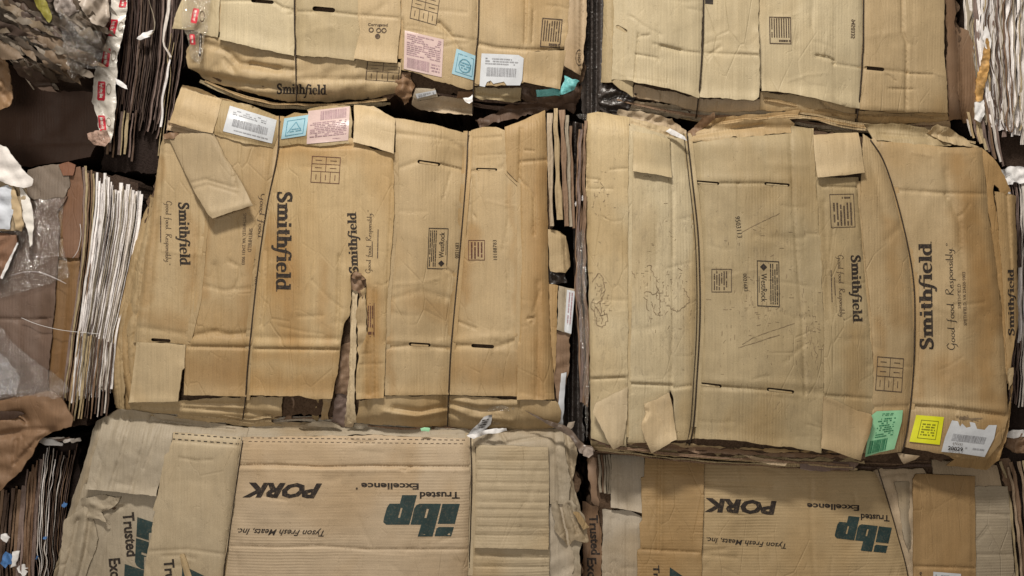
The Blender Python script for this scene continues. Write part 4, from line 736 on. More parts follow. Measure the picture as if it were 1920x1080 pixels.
slab(D1, (678, 512), (-4, -115), (-24, 0)) ; script(D1, (699, 512), (2, -118), (-15, 0))
cut_and_lay(D1, 'printed_lettering', place(line_rects(1, 4, 1), (696, 480), (0, -28), (3.5, 0)) + place(line_rects(1, 5, 1), (706, 484), (1, -54), (3.5, 0)), 'fine')
boxprint(D1, (683, 568), (19, 0), (0, 64), sub([[(q[1], q[0]) for q in p] for p in line_rects(4, 4, .9)], .1, .08, .9, .72) + sub(line_rects(1, 2, .9), .1, .8, .9, .96), 'red', .03, 2.4)
sheet(B, [(664, 197), (700, 199), (741, 222), (740, 250), (738, 288), (712, 280), (684, 272), (662, 266), (664, 230)], 6, 'light', 'p', torn=.8, fs=[('lift', [(662, 268), (738, 288)], 9, 22), ('roll', [(664, 195), (741, 218)], 14, 12), ('s', [(706, 200), (704, 276)], 2, 4)])
E1 = sheet(B, [(741, 222), (775, 226), (830, 237), (877, 252), (875, 330), (866, 430), (852, 570), (846, 660), (841, 740), (780, 742), (722, 741), (724, 640), (727, 560), (741, 400)], -2, 'tan', 'v', torn=.7, holes=[slot(786, 303, 822, 308, 7), slot(770, 645, 804, 647, 7)], stain=[([(780, 560), (840, 590)], 26, .5), ([(730, 560), (730, 740)], 12, .5)], fs=[('v', [(826, 308), (850, 314), (873, 320)], 4, 2.5), ('v', [(741, 318), (786, 302)], 2, 4), ('v', [(724, 652), (768, 648)], 2.5, 3), ('v', [(808, 650), (846, 654)], 2.5, 3), ('r', [(726, 640), (846, 644)], 3, 8), ('s', [(724, 655), (846, 656)], -3, 5), ('v', [(742, 250), (790, 255), (840, 262), (877, 285)], 3, 4), ('v', [(740, 280), (744, 340), (740, 400)], 2.5, 4), ('v', [(854, 385), (862, 400), (868, 420)], 2, 3), ('v', [(838, 505), (852, 515)], 3, 3), ('v', [(840, 520), (836, 560)], 2.5, 5), ('lift', [(722, 741), (841, 740)], 7, 22), ('v', [(736, 560), (790, 545), (846, 560)], 1.5, 5)])
plug(B, 786, 303, 822, 308, 7, 'tan', -5); plug(B, 770, 645, 804, 647, 7, 'tan', -5)
def westrock(sh, P0, A, U):
    """framed maker's panel: diamond mark, name, small print"""
    boxprint(sh, P0, A, U, sub(line_rects(4, 6, .97), .06, .56, .94, .94) + [[(.06, .30), (.14, .46), (.22, .30), (.14, .14)]] + sub(line_rects(1, 3, .9), .35, .06, .7, .12), 'ink', .035, .55)
    a = np.array(A, float); u = np.array(U, float); p = np.array(P0, float)
    letter(sh, 'WestRock', tuple(p + a * .28 + u * .18), tuple(a * .62), tuple(u * .26), 'ink', 0, .0)
westrock(E1, (838, 505), (3, -77), (-37, -1))
letter(E1, '0021683', (860, 484), (1, -29), (-7, 0), 'ink', 0, 0)
Fp = sheet(B, [(879, 250), (884, 244), (905, 238), (930, 238), (946, 244), (948, 300), (950, 318), (974, 345), (976, 500), (973, 600), (971, 743), (910, 742), (844, 740), (848, 660), (854, 570), (868, 430), (877, 330)], -2, 'tan', 'v', torn=.7, holes=[slot(895, 317, 930, 318, 5), slot(887, 648, 923, 650, 7)], stain=[([(860, 700), (960, 700)], 40, .55), ([(880, 430), (868, 560)], 14, .7), ([(960, 350), (965, 730)], 8, .4)], fs=[('v', [(877, 322), (893, 320)], 4, 2.5), ('v', [(935, 316), (975, 300)], 2, 4), ('v', [(846, 648), (884, 648)], 3, 3), ('r', [(850, 638), (972, 628)], 4, 8), ('v', [(927, 652), (972, 636)], 2.5, 4), ('s', [(848, 655), (972, 655)], -3, 5), ('v', [(884, 335), (880, 420), (872, 440)], 4, 4), ('v', [(852, 600), (880, 612), (892, 616)], 2.5, 3), ('v', [(884, 260), (946, 256)], 3, 3), ('s', [(947, 250), (948, 320)], -2, 3), ('v', [(889, 403), (891, 407)], 3, 2), ('lift', [(844, 740), (971, 743)], 7, 22)])
plug(B, 895, 317, 930, 318, 5, 'tan', -5)
boxprint(Fp, (878, 488), (0, -38), (31, 0), sub(line_rects(4, 6, .9), .08, .1, .9, .9), 'red', .04, .8)
letter(Fp, '10188783', (932, 487), (-1, -37), (-7, 0), 'ink', 0, 0, 1.1)
Gp = sheet(B, [(946, 238), (976, 226), (1022, 206), (1026, 300), (1027, 420), (1029, 560), (1034, 650), (1040, 749), (1000, 749), (969, 750), (972, 640), (978, 500), (975, 345), (950, 320)], 0, 'warm', 'v', torn=.8, stain=[([(1012, 320), (1016, 740)], 18, .45)], fs=[('v', [(977, 240), (974, 320), (976, 500), (972, 640)], 4, 3), ('v', [(974, 336), (990, 352), (1001, 368), (1002, 440)], 3, 2.5), ('v', [(976, 304), (1024, 300)], 3, 3), ('roll', [(1024, 206), (1030, 560), (1040, 749)], 16, 20), ('v', [(1008, 530), (1010, 640), (1006, 748)], 4, 5), ('v', [(990, 598), (1000, 596), (998, 604)], 4, 3), ('v', [(1012, 545), (1000, 585)], 2, 3), ('lift', [(969, 750), (1040, 749)], 8, 22), ('v', [(985, 282), (1000, 283)], 2, 2)])
sheet(B, [(842, 740), (900, 744), (1000, 750), (1042, 752), (1052, 770), (1050, 800), (1000, 805), (900, 806), (860, 803), (840, 798)], -3, 'tan', 'v', torn=1.6, cr=3, cs=50, step=5, fs=[('r', [(842, 764), (880, 782), (960, 790)], 8, 5), ('r', [(846, 750), (900, 758), (970, 757)], 5, 4), ('v', [(841, 745), (840, 802)], 12, 14), ('v', [(846, 756), (900, 768), (940, 766)], 7, 5), ('v', [(846, 772), (890, 790), (960, 796)], 7, 6), ('v', [(975, 752), (978, 800)], 3, 3), ('roll', [(840, 810), (1050, 812)], 26, 30)])
tp = sheet(B, [(920, 756), (965, 756), (972, 780), (966, 800), (925, 800), (915, 775)], -6, 'warm', 'ctape', torn=1, cr=8, cs=26, step=4, fs=[('roll', [(840, 808), (1050, 810)], 40, 34)], name='parcel_tape')
sheet(B, [(672, 750), (722, 743), (840, 741), (840, 796), (825, 800), (780, 800), (700, 796), (668, 792)], -3, 'tan', 'v', torn=1.6, cr=3, cs=60, step=5, fs=[('r', [(720, 772), (780, 780), (836, 770)], 8, 5), ('v', [(840, 745), (839, 802)], 12, 14), ('v', [(740, 765), (790, 772), (838, 762)], 7, 6), ('v', [(700, 788), (780, 792), (838, 778)], 6, 6), ('v', [(690, 752), (694, 790)], 6, 5), ('roll', [(668, 808), (840, 810)], 26, 30)])
# right flank: sheets seen edge on
for k, (x0, x1, w, l, cc, y0, y1) in enumerate([(1030, 1034, 9, -6, 'pink', 212, 424), (1041, 1049, 11, -2, 'tan', 203, 412), (1053, 1062, 9, -14, 'brown', 206, 424), (1062, 1070, 7, -22, 'grey', 216, 425), (1069, 1075, 6, -30, 'brown', 236, 428)]):
    strip_edge(B, [(x0, y0), ((x0 + x1) / 2, (y0 + y1) / 2), (x1, y1)], w, l + 10, cc, 400 + k, 160, rag=2)
sheet(B, [(1028, 430), (1050, 434), (1062, 442), (1067, 470), (1069, 500), (1060, 512), (1032, 508), (1029, 470)], -10, 'tan', 'v', torn=1.2, cr=2, fs=[('roll', [(1050, 430), (1064, 440), (1072, 510)], 22, 16), ('v', [(1056, 436), (1062, 508)], 4, 3)])
sheet(B, [(1028, 508), (1062, 512), (1064, 530), (1030, 532)], -26, 'dk', 'black', torn=3, cr=12, cs=12, step=4, name='torn_dark_paper')
sheet(B, [(1030, 533), (1046, 536), (1044, 600), (1040, 700), (1034, 640), (1030, 580)], -12, 'warm', 'v', torn=1.2)
s = sheet(B, [(1048, 536), (1077, 542), (1074, 600), (1070, 628), (1044, 618), (1046, 570)], -6, 'grey', 'v', torn=1, fs=[('v', [(1061, 540), (1058, 622)], 3, 3)])
sticker(s, [(1063, 543), (1078, 546), (1071, 626), (1058, 622)], 'white', 'dpink', sub([[(q[1], q[0]) for q in p] for p in line_rects(2, 4, .9)], .2, .05, .85, .8))
sheet(B, [(1042, 618), (1069, 626), (1066, 690), (1056, 760), (1050, 800), (1044, 750), (1038, 700)], -14, 'brown', 'v', torn=2, cr=6, cs=26)
s = sheet(B, [(1052, 700), (1062, 698), (1058, 750), (1055, 800), (1046, 798), (1048, 740)], -6, (.6, .6, .66), 'white', torn=1, cr=3, name='white_label')
layers(B, [(246, 760), (340, 768), (460, 782), (530, 782)], 3, 7, -14, -7, ('tan', 'warm', 'brown'), 4, seed=17)
layers(B, [(330, 182), (420, 196), (520, 226)], 2, -5, -14, -9, ('warm', 'brown'), 4, seed=18)
layers(B, [(672, 800), (760, 803), (840, 804), (1040, 806)], 2, 3, -18, -9, ('warm', 'brown'), 4, seed=19)
seam(B, [(740, 285), (741, 400), (726, 560), (722, 730)], 7); seam(B, [(385, 265), (384, 420), (371, 560), (352, 640)], 7); seam(B, [(948, 245), (950, 320), (976, 345), (977, 500), (972, 640), (970, 740)], 7)
wire(B, W1, 1.8, 0, 'tan'); wire(B, W2, 1.8, 0, 'tan')
# ================================================================== middle right bale
B = MR = Thing('cardboard_bale', 'bale bulging on the right with green, yellow and white labels at its foot', 'bale', 1490, 870, 25, GB)
B.box = (1085, 205, 1905, 878)
W1 = [(1288, 250), (1297, 330), (1308, 430), (1312, 520), (1312, 610), (1306, 720), (1300, 800), (1292, 835)]; W2 = [(1632, 262), (1656, 300), (1680, 370), (1702, 460), (1714, 540), (1715, 640), (1711, 720), (1702, 800), (1692, 848)]
B.fs = [('v', W1, 8, 10), ('v', W1, 16, 60), ('v', W2, 7, 9), ('v', W2, 16, 60), ('v', [(1288, 240), (1294, 300)], 16, 36), ('r', [(1480, 280), (1500, 800)], 10, 150), ('roll', [(1100, 205), (1300, 240), (1640, 240), (1850, 265)], 26, 40), ('roll', [(1100, 850), (1300, 862), (1620, 872), (1880, 880)], 18, 34)]
sheet(B, [(1115, 225), (1290, 262), (1500, 240), (1640, 262), (1840, 285), (1868, 500), (1880, 780), (1850, 860), (1620, 862), (1300, 850), (1112, 830)], -30, 'brown', 'core', torn=5, wr=6, step=14, thick=620, name='compressed_core')
for k, (y, cc, l) in enumerate([(846, 'olive', -26), (838, 'brown', -20), (833, 'tan', -16)]):
    sheet(B, [(1108 + 4 * k, y - 20), (1300, y), (1440, y + 10), (1620, y + 16), (1622, y + 24 - 4 * k), (1470, y + 22 - 4 * k), (1300, y + 12 - 3 * k), (1112 + 5 * k, y - 4)], l, cc, 'v', torn=2.4, cr=4, cs=30, fs=[('v', [(1112, y - 10), (1300, y + 6), (1620, y + 20)], 4, 3)])
sheet(B, [(1390, 852), (1440, 862), (1480, 866), (1472, 874), (1430, 868)], -6, 'pink', 'v', torn=1.4, cr=3)
sheet(B, [(1500, 866), (1560, 868), (1612, 868), (1600, 880), (1540, 882), (1500, 880)], -22, 'mauve', 'v', torn=2, cr=6)
sheet(B, [(1684, 850), (1725, 855), (1716, 862), (1695, 870), (1688, 860)], -6, 'pink', 'p', torn=1)
# turned over strips along the top edge
sheet(B, [(1178, 222), (1200, 224), (1245, 236), (1275, 248), (1286, 262), (1284, 272), (1240, 256), (1182, 236)], -6, 'light', 'v', torn=2.4, cr=7, cs=20, step=4, fs=[('v', [(1184, 230), (1284, 264)], 5, 3)])
sheet(B, [(1160, 205), (1200, 208), (1260, 222), (1284, 246), (1286, 256), (1250, 240), (1200, 226), (1158, 214)], -22, 'pink', 'v', torn=2.4, cr=7, cs=20, step=4)
sheet(B, [(1291, 262), (1288, 248), (1320, 222), (1338, 212), (1340, 222), (1310, 250)], -6, 'brown', 'v', torn=2, cr=5, cs=14, step=4)
sheet(B, [(1290, 266), (1300, 250), (1340, 234), (1400, 226), (1482, 222), (1490, 232), (1486, 250), (1400, 255), (1330, 264)], -7, 'tan', 'v', torn=2.2, cr=5, cs=40, step=5, fs=[('v', [(1306, 254), (1400, 238), (1430, 234)], 5, 2.5), ('r', [(1306, 262), (1430, 246)], 4, 5)])
sheet(B, [(1300, 246), (1340, 222), (1440, 212), (1500, 206), (1492, 224), (1420, 230), (1340, 240)], -20, 'warm', 'v', torn=1.8, cr=5)
A1 = sheet(B, [(1101, 213), (1120, 209), (1150, 214), (1180, 220), (1178, 330), (1178, 560), (1176, 700), (1175, 838), (1140, 834), (1108, 822), (1106, 700), (1104, 560), (1098, 380), (1098, 260)], -3, 'yel', 'd', torn=1, fs=[('v', [(1108, 711), (1176, 708)], 3, 2.8), ('r', [(1108, 704), (1176, 702)], 2, 6), ('roll', [(1099, 213), (1100, 380), (1106, 822)], 12, 10), ('s', [(1134, 220), (1136, 800)], 1.5, 5), ('v', [(1102, 335), (1124, 337), (1126, 352)], 2, 2), ('v', [(1102, 354), (1148, 354)], 1.5, 2), ('v', [(1144, 318), (1176, 316)], 1.5, 2)])
def scuffs(sh, x0, y0, x1, y1, n, seed):
    r = random.Random(seed); q = []
    for k in range(n):
        x, y = r.gauss((x0 + x1) / 2, (x1 - x0) / 4), r.gauss((y0 + y1) / 2, (y1 - y0) / 4); a = r.choice((0, 1.57, 1.57, r.uniform(0, 3))) ; L = r.uniform(1.5, 9)
        q += stroke([(x, y), (x + math.cos(a) * L + r.uniform(-1, 1), y + math.sin(a) * L)], r.uniform(.4, 1.1), 6, False)
    o = cut_and_lay(sh, 'scuff_marks', q, 'scratch', .7); o['kind'] = 'stuff'
def scratch(sh, pts, w=1.1, mat='scratch'):
    p = smooth_line(pts, 3); j = 1.8 if w > 1.05 else .5
    p = [(q[0] + random.uniform(-j, j), q[1] + random.uniform(-j, j)) for q in p]
    cut_and_lay(sh, 'scratch', stroke(p, np.array([random.uniform(.4, 1.3) * w for _ in p]), 6, False), mat, .8)
for q in [[(1112, 530), (1122, 513), (1130, 522), (1134, 545), (1128, 560), (1120, 570), (1112, 568), (1106, 570), (1114, 585), (1118, 600), (1122, 612), (1132, 610), (1140, 596), (1136, 590), (1126, 592)], [(1124, 565), (1128, 580), (1124, 592)], [(1118, 575), (1124, 588)], [(1130, 598), (1126, 608)]]: scratch(A1, q, 1.4)
B1 = sheet(B, [(1181, 232), (1220, 244), (1260, 256), (1291, 262), (1300, 340), (1311, 440), (1314, 600), (1308, 720), (1302, 822), (1264, 826), (1262, 745), (1256, 730), (1240, 828), (1176, 830), (1178, 700), (1180, 500)], -3, 'yel', 'd', torn=1, fs=[('v', [(1182, 250), (1180, 500), (1177, 700), (1175, 830)], 5, 3.4), ('v', [(1257, 258), (1259, 320), (1262, 600), (1258, 730)], 2.4, 3), ('v', [(1180, 720), (1260, 723)], 3, 2.8), ('r', [(1180, 713), (1260, 716)], 2.5, 6), ('v', [(1264, 728), (1306, 722)], 3, 2.8), ('s', [(1262, 728), (1308, 722)], -2, 5), ('v', [(1262, 360), (1264, 480)], 2, 2.5), ('v', [(1230, 420), (1231, 500)], 1.6, 2.5), ('roll', [(1300, 262), (1314, 440), (1314, 600), (1302, 822)], 8, 14), ('v', [(1258, 735), (1262, 820)], 3, 3)])
for q in [[(1212, 500), (1222, 498), (1220, 506), (1236, 530)], [(1208, 550), (1216, 545), (1226, 552), (1234, 548), (1232, 540)], [(1208, 556), (1214, 566), (1212, 576), (1218, 584)], [(1232, 536), (1238, 560), (1236, 592)], [(1222, 566), (1228, 590)], [(1180, 500), (1192, 520)], [(1280, 540), (1292, 560), (1286, 574)], [(1250, 572), (1268, 584), (1284, 574)], [(1205, 330), (1222, 332)]]: scratch(B1, q, 1.2)
sheet(B, [(1188, 246), (1226, 252), (1256, 262), (1257, 300), (1260, 333), (1230, 327), (1187, 321), (1187, 280)], 3, 'yel', 'p', torn=.6, fs=[('lift', [(1187, 322), (1230, 328), (1260, 334)], 9, 20)])
sheet(B, [(1178, 724), (1176, 780), (1168, 834), (1150, 842), (1136, 820), (1124, 796), (1111, 773), (1118, 756), (1144, 742)], 7, 'pale', 'p', torn=1, fs=[('lift', [(1111, 773), (1150, 842)], 14, 34), ('roll', [(1178, 724), (1168, 834)], 5, 12)])
sheet(B, [(1254, 738), (1262, 776), (1269, 824), (1246, 838), (1222, 850), (1210, 824), (1201, 796), (1209, 775), (1206, 757), (1230, 748)], 8, 'pale', 'p', torn=1.2, back=True, fs=[('lift', [(1201, 796), (1222, 850), (1269, 824)], 14, 40), ('v', [(1222, 754), (1250, 812)], 2, 3), ('v', [(1207, 768), (1214, 772), (1208, 786)], 5, 3)])
scuffs(B1, 1185, 330, 1300, 640, 40, 3); scuffs(B1, 1200, 480, 1296, 620, 60, 4); scuffs(A1, 1104, 320, 1150, 420, 30, 5); scuffs(A1, 1106, 510, 1142, 615, 60, 6)
Cc = sheet(B, [(1294, 266), (1320, 264), (1400, 256), (1484, 250), (1484, 236), (1526, 240), (1530, 335), (1540, 500), (1546, 640), (1544, 742), (1540, 850), (1500, 842), (1440, 834), (1380, 826), (1303, 822), (1309, 720), (1315, 600), (1313, 500), (1303, 340)], 0, 'olive', 'd', torn=1, wr=1.8, holes=[slot(1307, 341, 1346, 344, 6), slot(1436, 344, 1478, 347, 6), slot(1312, 720, 1350, 724, 7), slot(1441, 730, 1486, 735, 7)],
           fs=[('v', [(1350, 344), (1432, 344)], 2.5, 2.6), ('v', [(1354, 725), (1438, 732)], 2.5, 2.6), ('r', [(1304, 335), (1480, 336)], 2.5, 8), ('r', [(1310, 712), (1544, 722)], 2.5, 8), ('s', [(1310, 728), (1544, 742)], -3, 5), ('v', [(1482, 250), (1488, 400), (1504, 600), (1510, 740)], 2.6, 3), ('s', [(1528, 350), (1544, 600)], 2, 5), ('v', [(1384, 345), (1388, 400)], 1.5, 3), ('lift', [(1303, 822), (1540, 850)], 8, 22), ('roll', [(1300, 262), (1314, 440), (1314, 600), (1302, 822)], 8, 14)])
for a in ((1307, 341, 1346, 344, 6), (1436, 344, 1478, 347, 6), (1312, 720, 1350, 724, 7), (1441, 730, 1486, 735, 7)): plug(B, *a, col='olive', lift=-4)
scuffs(Cc, 1310, 350, 1540, 740, 70, 8); scuffs(Cc, 1320, 480, 1500, 660, 60, 9); scuffs(Cc, 1500, 560, 1545, 700, 60, 10)
letter(Cc, '9503113', (1378, 406), (5, 40), (9, -1), 'ink', 0, 0)
boxprint(Cc, (1334, 504), (0, 44), (38, 0), sub(line_rects(6, 6, .8), .1, .08, .9, .8), 'fine', .035, .9)
letter(Cc, '0021683', (1393, 513), (2, 33), (7, 0), 'ink', 0, 0)
westrock(Cc, (1419, 488), (1, 86), (42, 2))
for q in [[(1390, 436), (1420, 420), (1462, 400)], [(1392, 646), (1420, 630), (1490, 606)], [(1384, 652), (1420, 641), (1462, 628), (1440, 634)]]: scratch(Cc, q, 1.0)
Dd = sheet(B, [(1530, 332), (1570, 334), (1609, 333), (1614, 420), (1624, 520), (1634, 640), (1640, 760), (1630, 850), (1580, 850), (1542, 842), (1544, 742), (1546, 640), (1540, 500)], -2, 'olive', 'd', torn=1, stain=[([(1600, 620), (1610, 780)], 26, .5)], fs=[('v', [(1531, 340), (1542, 350), (1610, 352)], 3, 2.6), ('v', [(1609, 335), (1612, 385)], 5, 3), ('v', [(1612, 390), (1622, 500), (1634, 640)], 3, 3.4), ('v', [(1545, 742), (1580, 744), (1634, 748)], 2.5, 3), ('v', [(1545, 380), (1552, 600)], 2, 5)])
boxprint(Dd, (1601, 363), (3, 63), (-46, 1), sub(line_rects(6, 6, .9), .26, .08, .94, .9) + sub([[(q[1], q[0]) for q in p] for p in line_rects(1, 2)], .06, .1, .16, .5), 'fine', .028, .7)
slab(Dd, (1589, 479), (4, 127), (25, -1)); script(Dd, (1566, 478), (5, 122), (16, 0))
cut_and_lay(Dd, 'printed_lettering', place(line_rects(1, 4, 1), (1566, 520), (2, 34), (-3, 0)) + place(line_rects(1, 5, 1), (1560, 506), (2, 60), (-3.5, 0)), 'fine')
sheet(B, [(1524, 252), (1570, 250), (1609, 249), (1615, 280), (1621, 323), (1580, 329), (1533, 333), (1528, 300)], 5, 'light', 'p', torn=.7, fs=[('lift', [(1533, 333), (1621, 323)], 10, 24), ('s', [(1588, 250), (1588, 328)], 1.5, 3), ('roll', [(1524, 248), (1609, 246)], 8, 10)])
sheet(B, [(1544, 743), (1570, 752), (1604, 768), (1633, 776), (1638, 786), (1628, 820), (1614, 864), (1580, 852), (1540, 840), (1542, 800)], 8, 'tan', 'p', torn=.8, fs=[('lift', [(1540, 840), (1614, 864), (1634, 780)], 16, 34), ('v', [(1545, 744), (1640, 778)], -2, 5)])
sheet(B, [(1574, 757), (1604, 758), (1605, 768), (1590, 764)], -3, 'dark', 'v', torn=1.5, step=3.5)  # dark sheet standing in for a jagged hole, its shade put into the colour
Ee = sheet(B, [(1618, 250), (1634, 262), (1648, 290), (1674, 350), (1700, 450), (1716, 540), (1719, 640), (1712, 740), (1700, 830), (1690, 848), (1650, 852), (1624, 856), (1634, 800), (1638, 700), (1634, 600), (1622, 480), (1613, 380), (1616, 330)], -1, 'tan', 'v', torn=.9, stain=[([(1670, 420), (1690, 600)], 20, .5), ([(1660, 800), (1690, 800)], 44, .6), ([(1650, 600), (1650, 700)], 14, .5)], fs=[('v', [(1617, 260), (1640, 330), (1660, 420)], 2, 6), ('roll', [(1648, 262), (1676, 350), (1706, 460), (1720, 640), (1700, 848)], 7, 14), ('v', [(1632, 764), (1706, 762)], 2.5, 4)])
pallet(Ee, (1641, 732), (50, 4), (4, -64), 'fine')
lb = [(1644, 771), (1693, 769), (1691, 790), (1677, 842), (1650, 848), (1622, 857), (1627, 820), (1636, 790), (1630, 782)]
sticker(Ee, [(1640, 771), (1693, 769), (1680, 842), (1622, 857)], 'mint', 'dgreen', sub(line_rects(2, 12), .3, .05, .7, .12) + sub(line_rects(9, 2, .7), .2, .16, .8, .62) + sub(bars(16, 4), .06, .66, .66, .95), lift=5, poly=lb)
Ff = sheet(B, [(1636, 264), (1700, 268), (1780, 276), (1841, 277), (1848, 330), (1853, 400), (1866, 480), (1878, 580), (1886, 680), (1890, 780), (1878, 830), (1850, 862), (1800, 858), (1735, 846), (1696, 838), (1706, 770), (1718, 680), (1722, 600), (1712, 500), (1690, 400), (1662, 320), (1646, 280)], -2, 'tan', 'v', torn=.8, wr=2, stain=[([(1800, 300), (1830, 470), (1850, 600), (1850, 740)], 34, .75), ([(1770, 700), (1850, 700)], 40, .6), ([(1740, 820), (1840, 830), (1880, 760)], 40, .55), ([(1730, 560), (1725, 740)], 14, .5)], fs=[('v', [(1672, 356), (1760, 362), (1848, 364)], 2.4, 3.4), ('v', [(1774, 320), (1778, 360), (1800, 420), (1806, 520)], 3, 6), ('r', [(1790, 400), (1808, 560), (1806, 700)], 3, 22), ('v', [(1770, 360), (1800, 420), (1850, 470)], 2, 8), ('roll', [(1841, 277), (1856, 400), (1880, 580), (1892, 780)], 12, 16), ('v', [(1712, 762), (1780, 766), (1884, 780)], 4, 4), ('r', [(1712, 754), (1884, 768)], 3, 7), ('v', [(1784, 620), (1776, 700)], 3, 9), ('s', [(1800, 560), (1796, 756)], 2, 10), ('v', [(1772, 366), (1776, 371)], 4, 2.4), ('s', [(1706, 766), (1886, 786)], -3, 6)])
slab(Ff, (1759, 655), (-3, -202), (-35, 0)) ; script(Ff, (1797, 656), (-6, -200), (-22, 0), 'ink')
letter(Ff, 'SMITHFIELD', (1802, 578), (-1, -46), (-6, 0), 'fine', 0, 0); letter(Ff, 'SMITHFIELD, VA 23430-9003', (1814, 610), (-3, -100), (-7, 0), 'fine', 0, 0)
sticker(Ff, [(1718, 778), (1770, 782), (1762, 834), (1705, 828)], 'yellow', 'olive', sub(frame(.03), .22, .16, .84, .84) + sub(line_rects(5, 12, .7), .3, .26, .76, .74), lift=3)
wl = [(1785, 788), (1796, 790), (1800, 800), (1804, 794), (1812, 802), (1820, 800), (1818, 791), (1828, 793), (1832, 804), (1846, 806), (1854, 797), (1869, 797), (1864, 822), (1846, 857), (1800, 850), (1765, 847), (1772, 820)]
sticker(Ff, [(1783, 788), (1869, 797), (1846, 857), (1765, 847)], 'white', 'grey', sub(bars(34, 7), .14, .40, .88, .62) + sub(line_rects(1, 5), .5, .74, .95, .84), lift=3.4, poly=wl)
letter(Ff, '20029', (1777, 844), (28, 3), (1, -8), 'ink', 0, .02, 1, 6); letter(Ff, '670241', (1786, 833), (18, 2), (1, -4), 'fine', 0, 0, 1, 6)
cut_and_lay(Ff, 'torn_surface', sum([stroke([(1806 + 8 * math.cos(a), 784 + 3 * math.sin(a)), (1816, 785), (1820 + 22 * math.cos(a * 1.7), 784 + 6 * math.sin(a * 2.3))], 1.6, 4) for a in np.arange(0, 6, .8)], []), 'scratch', .9)
sheet(B, [(1762, 846), (1800, 852), (1850, 858), (1878, 832), (1888, 790), (1896, 740), (1900, 700), (1893, 800), (1872, 862), (1850, 880), (1815, 876), (1774, 873), (1790, 862)], -8, 'warm', 'v', torn=1.4, cr=3, fs=[('roll', [(1770, 880), (1850, 886), (1900, 760)], 10, 14)])
sheet(B, [(1842, 278), (1862, 296), (1884, 330), (1896, 358), (1880, 372), (1872, 354), (1864, 346), (1862, 356), (1868, 400), (1884, 520), (1890, 640), (1892, 720), (1886, 700), (1878, 580), (1864, 460), (1852, 380)], -12, 'warm', 'v', torn=1.2, cr=2)
s = sheet(B, [(1866, 360), (1904, 368), (1908, 500), (1909, 610), (1902, 640), (1890, 720), (1884, 600), (1876, 480)], -10, 'warm', 'v', torn=1, fs=[('v', [(1888, 366), (1896, 500), (1898, 640)], 3, 3), ('roll', [(1906, 366), (1911, 640)], 16, 12)])
slab(s, (1906, 629), (-1, -126), (-16, 0))
sheet(B, [(1892, 692), (1900, 690), (1898, 720), (1892, 732), (1890, 712)], 4, 'tan', 'v', torn=1, step=3.5)
# its crushed left flank, wrapped in film
stack(B, [(1084, 236), (1078, 420), (1082, 600), (1088, 800)], [(1100, 220), (1100, 420), (1104, 600), (1106, 822)], 5, ['brown', 'olive', 'brown', 'mauve'], -8, 6, .95, 9, 300, rag=6, jag=3)
sheet(B, [(1082, 440), (1094, 430), (1100, 520), (1102, 600), (1104, 760), (1100, 826), (1092, 700), (1084, 560)], 0, 'brown', 'film', torn=2, cr=5, cs=36, step=5, name='film_wrap')
sheet(B, [(1620, 232), (1680, 232), (1735, 240), (1745, 250), (1800, 265), (1838, 276), (1700, 270), (1640, 262)], -8, 'olive', 'v', torn=2, cr=5, cs=30, fs=[('v', [(1650, 252), (1740, 258)], 5, 3)])
sheet(B, [(1736, 250), (1758, 232), (1782, 242), (1816, 262), (1826, 276), (1790, 272), (1764, 262)], 0, 'light', 'v', torn=1.5, cr=8, cs=18, step=4)
layers(B, [(1112, 836), (1290, 852), (1440, 864), (1610, 872)], 4, 4, -10, -8, ('olive', 'brown', 'tan', 'mauve'), 3.5, seed=20)
layers(B, [(1310, 232), (1400, 222), (1500, 214), (1610, 232), (1740, 244), (1830, 262)], 3, 4, -24, 5, ('tan', 'warm', 'olive'), 4, seed=21)
seam(B, [(1180, 235), (1179, 500), (1177, 700), (1176, 820)], 6, -6, 'yel'); seam(B, [(1528, 260), (1535, 420), (1545, 640), (1543, 830)], 7, -6, 'olive'); seam(B, [(1614, 340), (1618, 440), (1634, 640), (1636, 760)], 8, -6, 'tan')
wire(B, W1, 2.1, 0, 'olive'); wire(B, [(p[0] - 6, p[1]) for p in W1], 1.1); wire(B, W2, 1.9, 0, 'tan')
# ================================================================== bales seen edge on, left and right
GE = 'bales turned so that their sheets show edge on'
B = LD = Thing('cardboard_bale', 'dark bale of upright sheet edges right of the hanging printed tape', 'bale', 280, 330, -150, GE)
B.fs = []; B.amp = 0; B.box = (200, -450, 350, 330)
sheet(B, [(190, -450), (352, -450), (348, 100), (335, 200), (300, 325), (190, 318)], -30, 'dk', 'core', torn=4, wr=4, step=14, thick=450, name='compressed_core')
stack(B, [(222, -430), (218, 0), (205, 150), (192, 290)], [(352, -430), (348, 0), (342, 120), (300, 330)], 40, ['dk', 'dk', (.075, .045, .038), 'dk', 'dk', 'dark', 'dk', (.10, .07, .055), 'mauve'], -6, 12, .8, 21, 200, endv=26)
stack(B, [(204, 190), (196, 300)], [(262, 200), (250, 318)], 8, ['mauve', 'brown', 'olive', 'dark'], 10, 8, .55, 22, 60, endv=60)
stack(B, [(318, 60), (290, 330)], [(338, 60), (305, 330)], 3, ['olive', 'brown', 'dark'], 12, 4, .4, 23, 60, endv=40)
for k, p in enumerate([[(278, -5), (284, 20), (289, 42), (286, 60), (278, 66)], [(319, -4), (312, 30), (306, 78), (314, 98), (319, 108)], [(319, 110), (312, 140), (306, 170), (303, 200), (302, 238)]]):
    strip_edge(B, p, [1.6, 5, 4][k], 24, ['grey', 'off', 'white'][k], 230 + k, 6, 'torn_paper_ribbon', rag=4, jag=2)
sheet(B, [(257, 72), (268, 62), (288, 56), (280, 68), (262, 74)], 24, (.5, .47, .45), 'paper', torn=1.5, cr=5, cs=10, step=3.5, name='torn_paper_ribbon')
